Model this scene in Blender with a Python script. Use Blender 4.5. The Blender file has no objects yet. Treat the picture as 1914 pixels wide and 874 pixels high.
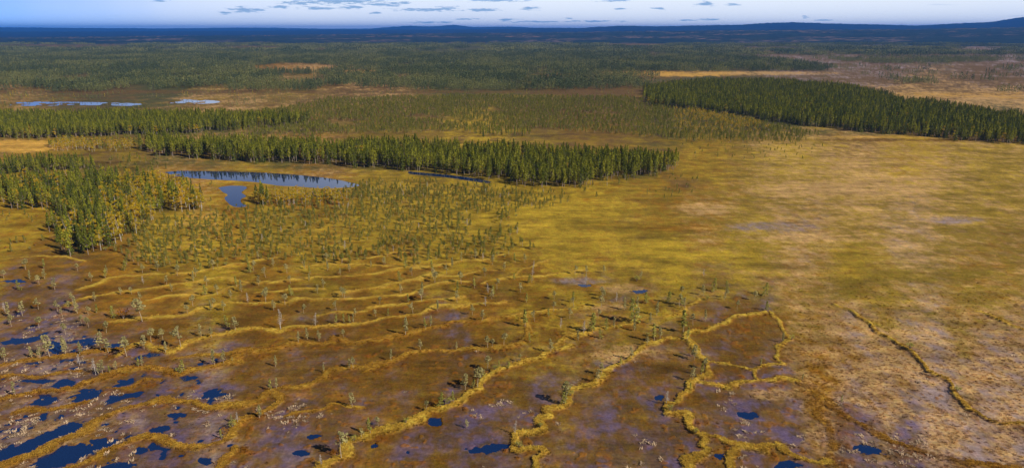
import bpy, math, random
import numpy as np
from mathutils import Vector

random.seed(7)
RNG = np.random.default_rng(11)
scene = bpy.context.scene
COL = scene.collection

# ------------------------------------------------------------------ camera
H = 80.0                      # drone height above the mire
FPX = 1276.0                  # focal length in photograph pixels (1914 wide)
CX, CY, YH = 957.0, 437.0, 56.0
PITCH = math.atan((CY - YH) / FPX)
cam_data = bpy.data.cameras.new("camera")
cam_data.sensor_fit = 'HORIZONTAL'
cam_data.sensor_width = 36.0
cam_data.lens = 36.0 * FPX / 1914.0
cam_data.clip_start = 1.0
cam_data.clip_end = 150000.0
cam = bpy.data.objects.new("camera", cam_data)
cam.location = (0, 0, H)
cam.rotation_euler = (math.pi / 2 - PITCH, 0, 0)
COL.objects.link(cam)
scene.camera = cam

# ------------------------------------------------------------------ world
SUN_EL = math.radians(37.0)
SUN_DIR = Vector((0.84, -0.54, 0)).normalized()          # towards the sun, on the ground
SUN_AZ = math.atan2(SUN_DIR.x, SUN_DIR.y)                # clockwise from +Y
world = bpy.data.worlds.new("World")
scene.world = world
world.use_nodes = True
nt = world.node_tree
for n in list(nt.nodes):
    nt.nodes.remove(n)
wo = nt.nodes.new('ShaderNodeOutputWorld')
bg = nt.nodes.new('ShaderNodeBackground')
bg.inputs['Strength'].default_value = 0.125
sky = nt.nodes.new('ShaderNodeTexSky')
sky.sky_type = 'NISHITA'
sky.sun_disc = False
sky.sun_elevation = SUN_EL
sky.sun_rotation = SUN_AZ
sky.altitude = 200
sky.air_density = 0.18
sky.dust_density = 0.0
sky.ozone_density = 6.0


def W(t, **kw):
    n = nt.nodes.new(t)
    for k, v in kw.items():
        setattr(n, k, v)
    return n


def wl(a, b):
    nt.links.new(a, b)


def wmath(op, a, b=None, c=None):
    n = W('ShaderNodeMath', operation=op)
    for i, v in enumerate((a, b, c)):
        if v is None:
            continue
        if isinstance(v, (int, float)):
            n.inputs[i].default_value = v
        else:
            wl(v, n.inputs[i])
    return n.outputs[0]


tc = W('ShaderNodeTexCoord')
sep = W('ShaderNodeSeparateXYZ')
wl(tc.outputs['Generated'], sep.inputs[0])
DX, DY, DZ = sep.outputs
zz = wmath('ADD', wmath('MAXIMUM', DZ, 0.0), 0.02)
comb = W('ShaderNodeCombineXYZ')
wl(wmath('DIVIDE', DX, zz), comb.inputs[0])
wl(wmath('DIVIDE', DY, zz), comb.inputs[1])


def wnoise(vec, scale, detail, loc, rough=.55):
    mp = W('ShaderNodeMapping')
    mp.inputs['Location'].default_value = loc
    wl(vec, mp.inputs[0])
    n = W('ShaderNodeTexNoise')
    n.inputs['Scale'].default_value = scale
    n.inputs['Detail'].default_value = detail
    n.inputs['Roughness'].default_value = rough
    wl(mp.outputs[0], n.inputs['Vector'])
    return n.outputs['Fac']


def wstep(v, a, b, hi):
    n = W('ShaderNodeMapRange', interpolation_type='SMOOTHSTEP')
    wl(v, n.inputs['Value'])
    n.inputs['From Min'].default_value = a
    n.inputs['From Max'].default_value = b
    n.inputs['To Max'].default_value = hi
    return n.outputs[0]


# a bank of thin high cirrus over the hills, with wisps of it elsewhere
bank = wmath('ADD', wmath('MULTIPLY', DX, .30), wmath('MULTIPLY', DY, .95))
wisp = wnoise(tc.outputs['Generated'], 2.2, 4, (4.0, 1.0, 2.0))
low_ = wmath('MULTIPLY', wmath('MAXIMUM', wmath('SUBTRACT', DZ, .045), 0.0), .85)  # veil's unseen upper reach, kept up to brighten the pond reflections
veil = wstep(wmath('SUBTRACT', wmath('ADD', bank, wmath('MULTIPLY', wmath('SUBTRACT', wisp, .5), .5)), low_), .48, .98, .92)
# small flat cumulus, shaded undersides, thinly sown over the cloud plane
sown = wstep(wnoise(comb.outputs[0], .26, 5, (11.3, 2.1, 0)), .66, .76, .7)
# the nearer cumulus over the hills: azimuth and height of each (radians)
azi = wmath('ARCTAN2', DX, DY)
cv = W('ShaderNodeCombineXYZ')
wl(wmath('MULTIPLY', azi, 46.0), cv.inputs[0])
wl(wmath('MULTIPLY', DZ, 330.0), cv.inputs[1])
rag = wmath('SUBTRACT', wnoise(cv.outputs[0], 1.6, 5, (2.0, 5.0, 0), .65), .5)
CUMULUS = [(640,2,95,7),(560,6,30,4),(715,9,34,4),(462,19,30,5),(520,13,20,2.5),(600,16,40,3),(660,14,26,3),(420,25,16,3),(800,19,62,3),(835,15,16,4),(905,19,34,3),(770,18,24,2.5),
           (993,16,17,4),(1150,1,30,2.5),(1320,8,17,4.5),(1370,9,14,2),(1158,17,10,2),(1230,16,14,2),(950,37,26,2),(1000,41,60,1.8),(1110,40,60,1.8),(870,36,20,1.8),(1325,37,22,2),(1540,38,16,1.8),
           (1505,32,7,2),(800,42,50,1.6),(700,25,12,2),(300,2,14,2),(1290,38,16,1.5),(930,1,60,2.5),(1062,35,8,1.5),(745,6,20,2.5)]
acc = None
for (px_, py_, hw, hh_) in CUMULUS:
    v_ = (437.0 - py_) / FPX
    y_ = math.cos(PITCH) + v_ * math.sin(PITCH); z_ = -math.sin(PITCH) + v_ * math.cos(PITCH); x_ = (px_ - 957.0) / FPX
    L_ = math.sqrt(x_ * x_ + y_ * y_ + z_ * z_)
    a0, e0 = math.atan2(x_, y_), z_ / L_
    a = wmath('DIVIDE', wmath('SUBTRACT', azi, a0), hw * 1.25 / 1390.0)
    b = wmath('DIVIDE', wmath('SUBTRACT', DZ, e0), hh_ * 1.25 / 1390.0)
    q = wmath('ADD', wmath('MULTIPLY', a, a), wmath('MULTIPLY', b, b))
    g = wmath('POWER', 2.718, wmath('MULTIPLY', q, -1.0))
    acc = g if acc is None else wmath('MAXIMUM', acc, g)
cum = wstep(wmath('ADD', acc, wmath('MULTIPLY', rag, 3.0)), .45, .95, .85)
mixv = W('ShaderNodeMix', data_type='RGBA')
wl(veil, mixv.inputs['Factor'])
wl(sky.outputs[0], mixv.inputs[6])
mixv.inputs[7].default_value = (6.2, 6.6, 7.0, 1)
mixc = W('ShaderNodeMix', data_type='RGBA')
wl(wmath('MAXIMUM', sown, cum), mixc.inputs['Factor'])
wl(mixv.outputs[2], mixc.inputs[6])
mixc.inputs[7].default_value = (1.4, 2.6, 4.4, 1)
wl(mixc.outputs[2], bg.inputs['Color'])
wl(bg.outputs[0], wo.inputs['Surface'])

sun_d = bpy.data.lights.new("sun", 'SUN')
sun_d.energy = 3.8
sun_d.angle = math.radians(0.53)
sun_d.color = (1.0, 0.93, 0.82)
sun = bpy.data.objects.new("sun", sun_d)
to_sun = Vector((SUN_DIR.x * math.cos(SUN_EL), SUN_DIR.y * math.cos(SUN_EL), math.sin(SUN_EL)))
sun.rotation_euler = to_sun.to_track_quat('Z', 'Y').to_euler()
COL.objects.link(sun)

vs = scene.view_settings
vs.view_transform = 'Standard'
vs.look = 'None'
vs.exposure = 0.42
vs.gamma = 1.0
vs.use_curve_mapping = False
scene.render.engine = 'CYCLES'
scene.cycles.volume_bounces = 1
scene.cycles.max_bounces = 5
scene.cycles.transparent_max_bounces = 6

# ------------------------------------------------------------------ plan helpers
SP, CP = math.sin(PITCH), math.cos(PITCH)


def ground_xy(px, py):
    """a point of the photograph laid on the level ground"""
    u = (np.asarray(px, float) - CX) / FPX
    v = (CY - np.asarray(py, float)) / FPX
    dy = CP + v * SP
    dz = -SP + v * CP
    t = -H / np.minimum(dz, -1e-4)
    return u * t, dy * t


def to_px(x, y, z=0.0):
    dz = z - H
    f = y * CP - dz * SP
    up = y * SP + dz * CP
    f = np.maximum(f, 1e-3)
    return CX + FPX * x / f, CY - FPX * up / f


def height_from_px(bx, by, ty):
    """height of a thing that stands at (bx,by) and ends at row ty"""
    x, y = ground_xy(bx, by)
    v = (CY - ty) / FPX
    t = y / (CP + v * SP)
    return H + t * (-SP + v * CP)


def _hash(ix, iy, seed):
    h = (ix.astype(np.int64) * 374761393 + iy.astype(np.int64) * 668265263 + seed * 1442695041) & 0xFFFFFFFF
    h = ((h ^ (h >> 13)) * 1274126177) & 0xFFFFFFFF
    return (h ^ (h >> 16)) & 0xFFFFFFFF


def perlin(x, y, seed=0):
    x0 = np.floor(x); y0 = np.floor(y)
    fx = x - x0; fy = y - y0
    ux = fx * fx * fx * (fx * (fx * 6 - 15) + 10)
    uy = fy * fy * fy * (fy * (fy * 6 - 15) + 10)

    def g(ix, iy, dx, dy):
        a = _hash(ix, iy, seed) * (2 * math.pi / 4294967296.0)
        return np.cos(a) * dx + np.sin(a) * dy
    n00 = g(x0, y0, fx, fy); n10 = g(x0 + 1, y0, fx - 1, fy)
    n01 = g(x0, y0 + 1, fx, fy - 1); n11 = g(x0 + 1, y0 + 1, fx - 1, fy - 1)
    a = n00 + ux * (n10 - n00); b = n01 + ux * (n11 - n01)
    return (a + uy * (b - a)) * 1.5


def fbm(x, y, scale, seed=0, octaves=3, gain=0.55):
    s = 0; amp = 1; tot = 0
    for o in range(octaves):
        f = (2.03 ** o) / scale
        s = s + amp * perlin(x * f + 17.3 * o, y * f - 9.1 * o, seed + o * 31)
        tot += amp; amp *= gain
    return s / tot


def sstep(a, b, v):
    t = np.clip((v - a) / (b - a), 0, 1)
    return t * t * (3 - 2 * t)


def in_poly(x, y, poly):
    inside = np.zeros(x.shape, bool)
    n = len(poly)
    for i in range(n):
        x1, y1 = poly[i]; x2, y2 = poly[(i + 1) % n]
        if y1 == y2:
            continue
        c = ((y1 > y) != (y2 > y)) & (x < (x2 - x1) * (y - y1) / (y2 - y1) + x1)
        inside ^= c
    return inside


def smooth_line(pts, n=4):
    p = np.array(pts, float)
    if len(p) < 3:
        return p
    out = []
    q = np.vstack([2 * p[0] - p[1], p, 2 * p[-1] - p[-2]])
    for i in range(1, len(q) - 2):
        for k in range(n):
            t = k / n
            a, b, c, d = q[i - 1], q[i], q[i + 1], q[i + 2]
            out.append(0.5 * ((2 * b) + (-a + c) * t + (2 * a - 5 * b + 4 * c - d) * t * t + (-a + 3 * b - 3 * c + d) * t ** 3))
    out.append(q[-2])
    return np.array(out)


# ------------------------------------------------------------------ the plan of the mire
# moss ridges between the flarks: (name, half width m, height m, plan points)
STR = [
 ('wet', 1.3, .45, [(-60,700),(0,684),(65,671),(125,664),(183,656),(235,653),(280,640)]),
 ('wet', 1.7, .55, [(-80,765),(0,748),(31,740),(78,735),(110,729),(146,721),(183,711),(222,693),(261,686),(300,691),(337,697),(379,689),(418,681),(444,674),(446,660),(460,653),(480,655),(506,653),(558,643),(611,640),(631,631),(658,640),(715,634),(754,627),(793,614),(846,605),(898,600),(950,594)]),
 ('low', 1.5, .5, [(-60,890),(0,873),(39,857),(78,844),(104,831),(125,821),(157,805),(178,792),(196,782),(222,768),(248,759),(274,754),(313,750),(340,754),(390,758),(444,758),(480,750),(503,732),(532,723),(571,720),(592,714),(611,703),(606,697),(626,693),(652,689),(684,689),(702,681),(741,674),(757,665),(767,658),(806,655),(859,655),(911,652),(937,647),(971,640),(988,625),(983,606),(980,585)]),
 ('low', 1.5, .5, [(100,890),(136,873),(183,859),(196,844),(217,835),(251,822),(274,814),(300,819),(326,829),(347,839),(379,834),(397,827),(418,821),(431,808),(444,792),(470,782),(496,771),(525,752),(520,738)]),
 ('low', 1.2, .3, [(405,895),(413,873),(423,862),(441,847),(441,834)]),
 ('long', 1.5, .7, [(590,895),(605,873),(626,862),(642,857),(647,844),(642,834),(658,826),(678,821),(697,810),(720,800),(754,801),(773,792),(791,779),(806,770),(833,762),(859,754),(872,737),(898,727),(908,708),(925,692),(950,689),(980,677),(1007,668),(1030,660),(1060,645)]),
 ('crooked', 1.2, .65, [(1000,895),(1002,873),(1007,862),(1023,852),(1012,844),(968,842),(965,831),(970,818),(994,809),(1015,801),(1010,792),(1004,784),(1031,779),(1025,768),(1033,761),(1057,754),(1064,745),(1064,729),(1085,725),(1101,719),(1117,715),(1127,698),(1143,690),(1159,682),(1177,669),(1190,655),(1221,640),(1242,632),(1279,636),(1286,622),(1313,617),(1339,611),(1360,601),(1378,588),(1430,585)]),
 ('forked', 1.3, .7, [(1285,895),(1289,873),(1289,862),(1307,856),(1328,847),(1313,834),(1318,821),(1300,808),(1286,795),(1284,782),(1273,775),(1255,776),(1247,766),(1250,755),(1266,750),(1266,737),(1284,732),(1294,714),(1318,703),(1326,693),(1315,672),(1300,655),(1285,635)]),
 ('forked', 1.0, .5, [(1297,718),(1326,718),(1347,724),(1367,728),(1388,719),(1417,712),(1445,711),(1466,706),(1492,712)]),
 ('forked', .8, .4, [(1318,674),(1352,678),(1383,687),(1404,690),(1430,682),(1466,682),(1451,664),(1464,643),(1479,632),(1466,627),(1456,601),(1443,585)]),
 ('forked', .8, .4, [(1404,690),(1407,703),(1417,711)]),
 ('forked', 1.1, .5, [(1318,810),(1339,814),(1360,826),(1383,834),(1404,838),(1453,832),(1471,844),(1492,855),(1524,859),(1560,862)]),
 ('forked', .9, .4, [(1378,839),(1370,857),(1367,873),(1365,895)]),
 ('right', 1.5, .25, [(1529,755),(1537,782),(1550,800),(1555,821),(1558,847),(1560,895)]),
 ('right', 1.4, .5, [(1500,715),(1530,740),(1560,763),(1584,779),(1610,792),(1636,810),(1662,823),(1688,831),(1727,844),(1767,855),(1806,865),(1871,873),(1960,888)]),
 ('dark', .75, .8, [(1560,570),(1592,583),(1623,606),(1649,627),(1680,643),(1705,660),(1727,690),(1754,703),(1780,719),(1788,745),(1806,763),(1832,776),(1871,792),(1914,795),(1980,800)]),
 ('dark', 1.0, .7, [(1830,583),(1855,593),(1884,604),(1914,619),(1960,640)]),
 ('thin', 1.1, .4, [(-40,492),(0,486),(52,480),(104,480),(160,488)]),
 ('thin', 1.4, .45, [(151,541),(183,530),(209,519),(261,515),(326,512),(392,504),(450,492),(520,480)]),
 ('thin', 1.4, .45, [(125,570),(157,557),(196,549),(261,543),(295,538),(340,530),(392,523),(418,520),(480,530),(519,527),(558,521),(598,519),(637,516),(676,515),(702,510),(741,504),(806,498),(880,487),(940,478)]),
 ('thin', 1.2, .4, [(274,562),(326,553),(366,554),(405,551),(444,533),(500,525)]),
 ('thin', 1.6, .5, [(204,601),(261,596),(313,593),(350,588),(379,575),(418,566),(457,570),(500,565),(532,567),(558,558),(598,561),(637,557),(676,559),(707,557),(754,551),(788,541),(820,530),(872,527)]),
 ('thin', 1.6, .5, [(217,666),(235,653),(261,643),(313,658),(347,643),(392,630),(428,622),(480,614),(519,619),(553,611),(598,611),(637,609),(676,606),(705,597),(741,591),(780,588),(820,575),(872,572),(940,565)]),
 ('thin', 1.2, .4, [(598,590),(626,585),(676,583),(697,575),(741,570),(767,564),(806,562),(860,556)]),
 ('thin', 1.5, .4, [(626,549),(663,544),(707,536),(741,530),(780,521),(806,515),(846,517),(900,508)]),
 ('thin', 1.2, .4, [(621,484),(663,484),(702,481),(728,474),(780,470)]),
 ('thin', 1.2, .4, [(560,500),(637,494),(741,499),(820,495),(859,490),(920,482)]),
 ('thin', 1.2, .4, [(480,549),(545,541),(600,540)]),
 ('thin', 1.0, .4, [(900,528),(960,520),(999,517),(1046,511),(1090,505)]),
 ('thin', .9, .4, [(940,520),(965,512),(1012,489),(1040,482)]),
 ('thin', 1.2, .45, [(940,596),(976,585),(1012,585),(1038,580),(1090,573)]),
 ('thin', 1.0, .4, [(1185,601),(1221,593),(1260,588),(1281,575),(1310,560)]),
 ('thin', 1.1, .4, [(1060,625),(1111,617),(1156,611),(1186,605)]),
 ('thin', 1.0, .4, [(1030,645),(1038,640),(1077,627),(1110,618)]),
 ('wet', .9, .25, [(-30,706),(21,703),(78,703),(112,698),(146,694)]),
 ('wet', .9, .25, [(198,729),(235,725),(261,714),(300,711)]),
 ('wet', .9, .2, [(20,775),(47,768),(123,760),(160,756)]),
 ('low', .9, .2, [(535,776),(597,766),(631,750),(670,764)]),
 ('low', 1.0, .2, [(330,668),(380,664),(440,660)]),
]
# open pools: centre, half axes in plan pixels, slope
POOLS = [(20,850,62,13,-.35),(80,822,40,8,-.35),(115,806,34,8,-.3),(60,788,28,8,-.3),(80,775,12,7,0),(22,803,40,6,-.2),
 (120,715,15,7,0),(72,711,28,4,0),(85,752,13,4,-.1),(165,738,25,8,-.25),(226,712,8,3,0),(186,823,13,5,0),(115,857,42,11,-.3),
 (215,870,24,8,-.1),(385,860,13,9,0),(430,830,7,3,0),(266,840,9,5,0),(104,646,13,9,0),(215,646,20,5,-.1),(38,636,34,4,-.1),
 (150,637,28,3,-.1),(28,524,18,3.2,0),(762,844,6,4,0),(918,838,30,6,-.1),(811,790,12,8,0),(700,833,7,4,0),(1229,742,13,6,0),
 (1090,534,12,3,0),(1195,544,10,2,0),(1480,868,18,6,0),(60,673,18,4,-.1),(300,800,14,4,-.1),(560,845,16,5,0),(590,815,10,4,0),
 (1400,775,14,5,0),(1620,838,20,6,.2),(1345,850,12,5,0),(155,676,14,4,0),(330,775,14,4,0)]
LAKE = [(312,322),(345,320),(400,321),(450,322),(500,324),(545,327),(590,331),(625,336),(650,341),(668,346),(640,349),(600,350),(560,347),(520,345),(480,339),(440,336),(400,334),(370,332),(335,328)]
POND = [(412,351),(430,348),(456,349),(450,356),(447,360),(456,366),(447,371),(448,379),(457,384),(440,385),(430,378),(423,370),(429,364),(419,357)]
FARP = [(20,192),(80,190),(150,191),(210,192),(262,194),(250,197),(190,196),(130,196),(60,197),(22,196)]
FARQ = [(318,189),(345,186),(380,187),(408,189),(395,193),(350,193),(322,192)]
CREEK = [(765,321),(800,324),(835,327),(870,331),(895,335),(915,340),(900,340),(868,335),(832,330),(798,327),(768,324)]

# sward classes: base colour (sRGB 0-255), wetness; sky sheen is mixed into P's lilac
def lin(c):
    c = np.array(c, float) / 255.0
    return np.where(c <= 0.04045, c / 12.92, ((c + 0.055) / 1.055) ** 2.4)

CLS = {'Y': ((168,138,40), 0), 'G': ((132,108,32), 0), 'O': ((142,99,27), 0), 'B': ((104,74,21), .03), 'P': ((92,74,86), 1.0),
       'T': ((182,144,92), 0), 'L': ((142,122,120), .4), 'R': ((102,78,44), 0), 'F': ((76,76,42), 0), 'C': ((198,150,66), 0)}
CK = list(CLS)
PTS = """0,470 Y6O4G5;60,500 B7O5;40,540 B5P6O3;60,600 B6P5O4;100,640 P9L4T2;60,700 P9L5T4;250,700 P8B4O2;60,790 P9L4O2T4
250,770 P8B2L3O2T2;300,840 P9B3;400,780 P8L5B2T2;470,700 B8P3;550,830 P9B4L2;620,780 P7B6;700,730 B8P3O4;800,700 B9O4;600,660 B8P3
850,800 P8B6;900,850 P8B5;780,850 P9B5;500,600 B8O6;700,620 B9O3;850,640 B8P4;900,590 B7O4Y1;300,560 B8O7Y1;200,520 B6O7
500,545 B7Y2O6;700,530 B6Y3O5;850,500 Y5B5G4O3;600,480 Y4G7B3O2;400,480 Y6G5O3;300,430 Y6G8;500,420 G9Y5;700,400 G9Y6;600,370 G7Y8O4
850,430 G8Y6;950,380 Y8G8;1050,420 Y9G6;1100,470 Y9G5O3;1250,470 Y9G6;1400,480 Y6G8T2;1000,540 B5Y5O6;1100,540 P2B4Y6O5
1200,580 B5Y4P1G4;1000,610 B6Y4;1100,680 B8P3Y3T2;1000,750 P5B8;1150,780 P9B6;1100,840 P8B6O3;1230,700 B8P3O3;1250,850 P7B5
1400,620 B9P2;1380,670 B9P5;1380,760 P8B6;1420,790 P9B3;1450,800 P7B5O3;1450,860 P8B3;1530,700 O7T7B3;1600,650 T9L5O3
1600,840 P9L3;1700,860 P9B4;1650,730 T9L4O5;1750,680 T8L6G2;1850,700 T8L5O3;1750,800 T9L6O2;1880,830 T8L6;1850,880 P4B5L4
1500,580 G6T5O4;1650,550 G8Y4O3T3;1800,560 G9O4T3;1850,500 G8O5T3;1600,500 G8Y6O3;1700,430 T7G6L3;1500,420 T6G6L2O3
1300,400 O5T4G6;1600,350 T8G5Y3;1800,380 G9T4Y3;1850,320 G8Y5T3;1500,310 Y7T5G5;1300,300 Y6G5O4;1250,370 O6G6R3;1700,290 Y7T4O3
1100,360 G6Y5O3;50,380 Y5G5O4;50,430 Y6O5;380,400 Y7O4T2;440,400 O8Y5;350,315 T5O5G4;600,318 O5T4R3;200,290 G5R4;0,200 R6T3G3
400,205 T4R5G4;700,180 R7T3;700,220 R5G7F3;1000,210 R5G6F4;1100,240 O2R5G4;900,250 Y6R4;1250,250 R4G6F3;1100,180 R9;1600,258 R3T5Y3O2
1700,170 R6T4;1850,185 T7R5;1650,130 R8L3;1850,140 R8L1;1500,110 R7L4;300,140 F9;900,130 F9;300,105 F9;900,95 F9;1500,92 F9R3;100,75 F9
900,75 F9;1700,75 F9;1350,150 F7R4;1900,110 R7L4;200,165 F5R5"""
PTS = [p for l in PTS.split('\n') for p in l.split(';')]
PC, PW = [], []
for p in PTS:
    xy, w = p.strip().split(' ')
    PC.append([float(v) for v in xy.split(',')])
    ww = np.zeros(len(CK))
    for i in range(0, len(w), 2):
        ww[CK.index(w[i])] = int(w[i + 1])
    PW.append(ww / ww.sum())
PC, PW = np.array(PC), np.array(PW)
# patches with a shape of their own: centre, half axes, class, weight
PATCH = [(220,370,110,30,'F',1.2),(160,440,55,32,'F',1.2),(570,376,85,10,'O',1.2),(60,316,120,9,'F',2),(250,238,330,14,'F',2),(700,300,420,16,'F',1.3),(1040,322,150,16,'F',1.6),(1600,215,330,30,'F',2),(550,128,95,9,'O',1.2),(590,126,60,7,'T',1.2),(672,136,38,3.5,'C',3),(1250,138,140,4,'C',3),(1420,137,120,3,'T',2),
 (30,272,80,9,'C',4),(1880,188,140,14,'T',1.5),(1850,178,160,6,'C',.8),(300,73,120,3,'R',2),(300,73,90,2,'T',2),(110,87,150,4,'R',2),(470,90,70,4,'R',2.2),
 (750,77,60,2.5,'R',2.2),(1195,84,65,4,'R',2.5),(1600,97,280,5,'R',1.5),(300,172,330,3,'R',2),(850,172,250,3,'R',1.4),
 (1320,390,50,9,'T',1.2),(1500,352,90,12,'T',1),(1640,352,110,12,'T',1),(1440,425,70,9,'L',.7),(1780,412,40,6,'L',1),(1700,335,60,6,'T',1),
 (1500,445,120,8,'T',.7),(1180,460,120,8,'Y',1),(1050,395,110,12,'Y',1),(1330,480,120,9,'Y',.8),(1690,515,110,12,'G',1.4),
 (430,755,45,9,'T',.9),(130,800,60,12,'T',.4),(1180,540,45,9,'T',1),(1430,735,45,9,'T',1),(1170,660,60,16,'T',.8),(1140,575,40,6,'T',.8),
 (820,740,50,10,'Y',.25),(555,790,40,5,'T',.2),(640,845,14,4,'T',.6),(295,775,26,12,'R',.8),(1760,740,40,14,'L',1.2),(1640,690,80,30,'T',.5),
 (1690,262,170,2.2,'B',2.5),(1640,256,100,1.5,'C',1.2),(1270,425,70,8,'O',.9),(1290,345,40,8,'R',1),(1080,525,40,6,'L',1),(1560,690,60,40,'O',.4),
 (1380,615,75,22,'B',1.5),(760,700,110,22,'B',.9),(620,735,60,12,'O',.5),(480,745,20,10,'O',.8),(530,738,30,10,'O',1.0),(700,640,160,10,'B',.9)]


def string_field(x, y):
    """normalised distance and metric distance to the nearest moss ridge, and its height"""
    wx = x + 1.1 * perlin(x / 7, y / 7, 41) + .3 * perlin(x / 2.6, y / 2.6, 42)
    wy = y + 1.6 * perlin(x / 7, y / 7, 43) + .4 * perlin(x / 2.6, y / 2.6, 44)
    dn = np.full(x.shape, 99.0); dm = np.full(x.shape, 99.0); hh = np.zeros(x.shape); br = np.zeros(x.shape); sd = np.zeros(x.shape)
    wid = 1.0 + .5 * perlin(x / 11, y / 11, 45) + .45 * perlin(x / 4.5, y / 4.5, 46)
    for (nm, w, h, pts) in STR:
        a = np.array(pts, float)
        gx, gy = ground_xy(a[:, 0], a[:, 1])
        line = smooth_line(np.stack([gx, gy], 1))
        sel = np.where((wx > line[:, 0].min() - 14) & (wx < line[:, 0].max() + 14) & (wy > line[:, 1].min() - 14) & (wy < line[:, 1].max() + 14))[0]
        if len(sel) == 0:
            continue
        sx, sy = wx[sel], wy[sel]
        d2 = np.full(len(sel), 1e9); sd_ = np.zeros(len(sel))
        for i in range(len(line) - 1):
            ax, ay = line[i]; bx, by = line[i + 1]
            vx, vy = bx - ax, by - ay
            L = vx * vx + vy * vy + 1e-9
            m = np.where((sx > min(ax, bx) - 13) & (sx < max(ax, bx) + 13) & (sy > min(ay, by) - 13) & (sy < max(ay, by) + 13))[0]
            if len(m) == 0:
                continue
            qx, qy = sx[m], sy[m]
            t = np.clip(((qx - ax) * vx + (qy - ay) * vy) / L, 0, 1)
            nd2 = (qx - ax - t * vx) ** 2 + (qy - ay - t * vy) ** 2
            c_ = nd2 < d2[m]
            mi = m[c_]
            d2[mi] = nd2[c_]
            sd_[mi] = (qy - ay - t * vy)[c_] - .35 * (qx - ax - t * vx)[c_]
        d = np.sqrt(d2)
        n_ = d / (.78 * w * wid[sel])
        b = n_ < dn[sel]
        i = sel[b]
        dn[i] = n_[b]; hh[i] = h
        br[i] = {'wet': .35, 'low': .5, 'long': 1.0, 'crooked': 1.0, 'forked': .95, 'right': .3, 'dark': .75, 'thin': .8}[nm]
        cl_ = d < dm[sel]
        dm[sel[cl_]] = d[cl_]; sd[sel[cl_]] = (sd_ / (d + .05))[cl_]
    return dn, dm, hh, br, sd


def poly_field(px, py, poly, soft):
    """1 inside a plan polygon with a soft rim of `soft` plan pixels"""
    p = smooth_line(np.array(poly + [poly[0]], float), 4)
    ins = in_poly(px, py, p[:-1])
    out = np.zeros(px.shape)
    sel = np.where((px > p[:, 0].min() - 30) & (px < p[:, 0].max() + 30) & (py > p[:, 1].min() - 12) & (py < p[:, 1].max() + 12))[0]
    if len(sel) == 0:
        return out
    d2 = np.full(len(sel), 1e9)
    qx, qy = px[sel], py[sel] * 3
    for i in range(len(p) - 1):
        ax, ay = p[i][0], p[i][1] * 3; bx, by = p[i + 1][0], p[i + 1][1] * 3
        vx, vy = bx - ax, by - ay
        t = np.clip(((qx - ax) * vx + (qy - ay) * vy) / (vx * vx + vy * vy + 1e-9), 0, 1)
        d2 = np.minimum(d2, (qx - ax - t * vx) ** 2 + (qy - ay - t * vy) ** 2)
    d = np.sqrt(d2) / 3
    out[sel] = np.clip(np.where(ins[sel], .5 + d / soft / 2, .5 - d / soft / 2), 0, 1)
    return out


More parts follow.
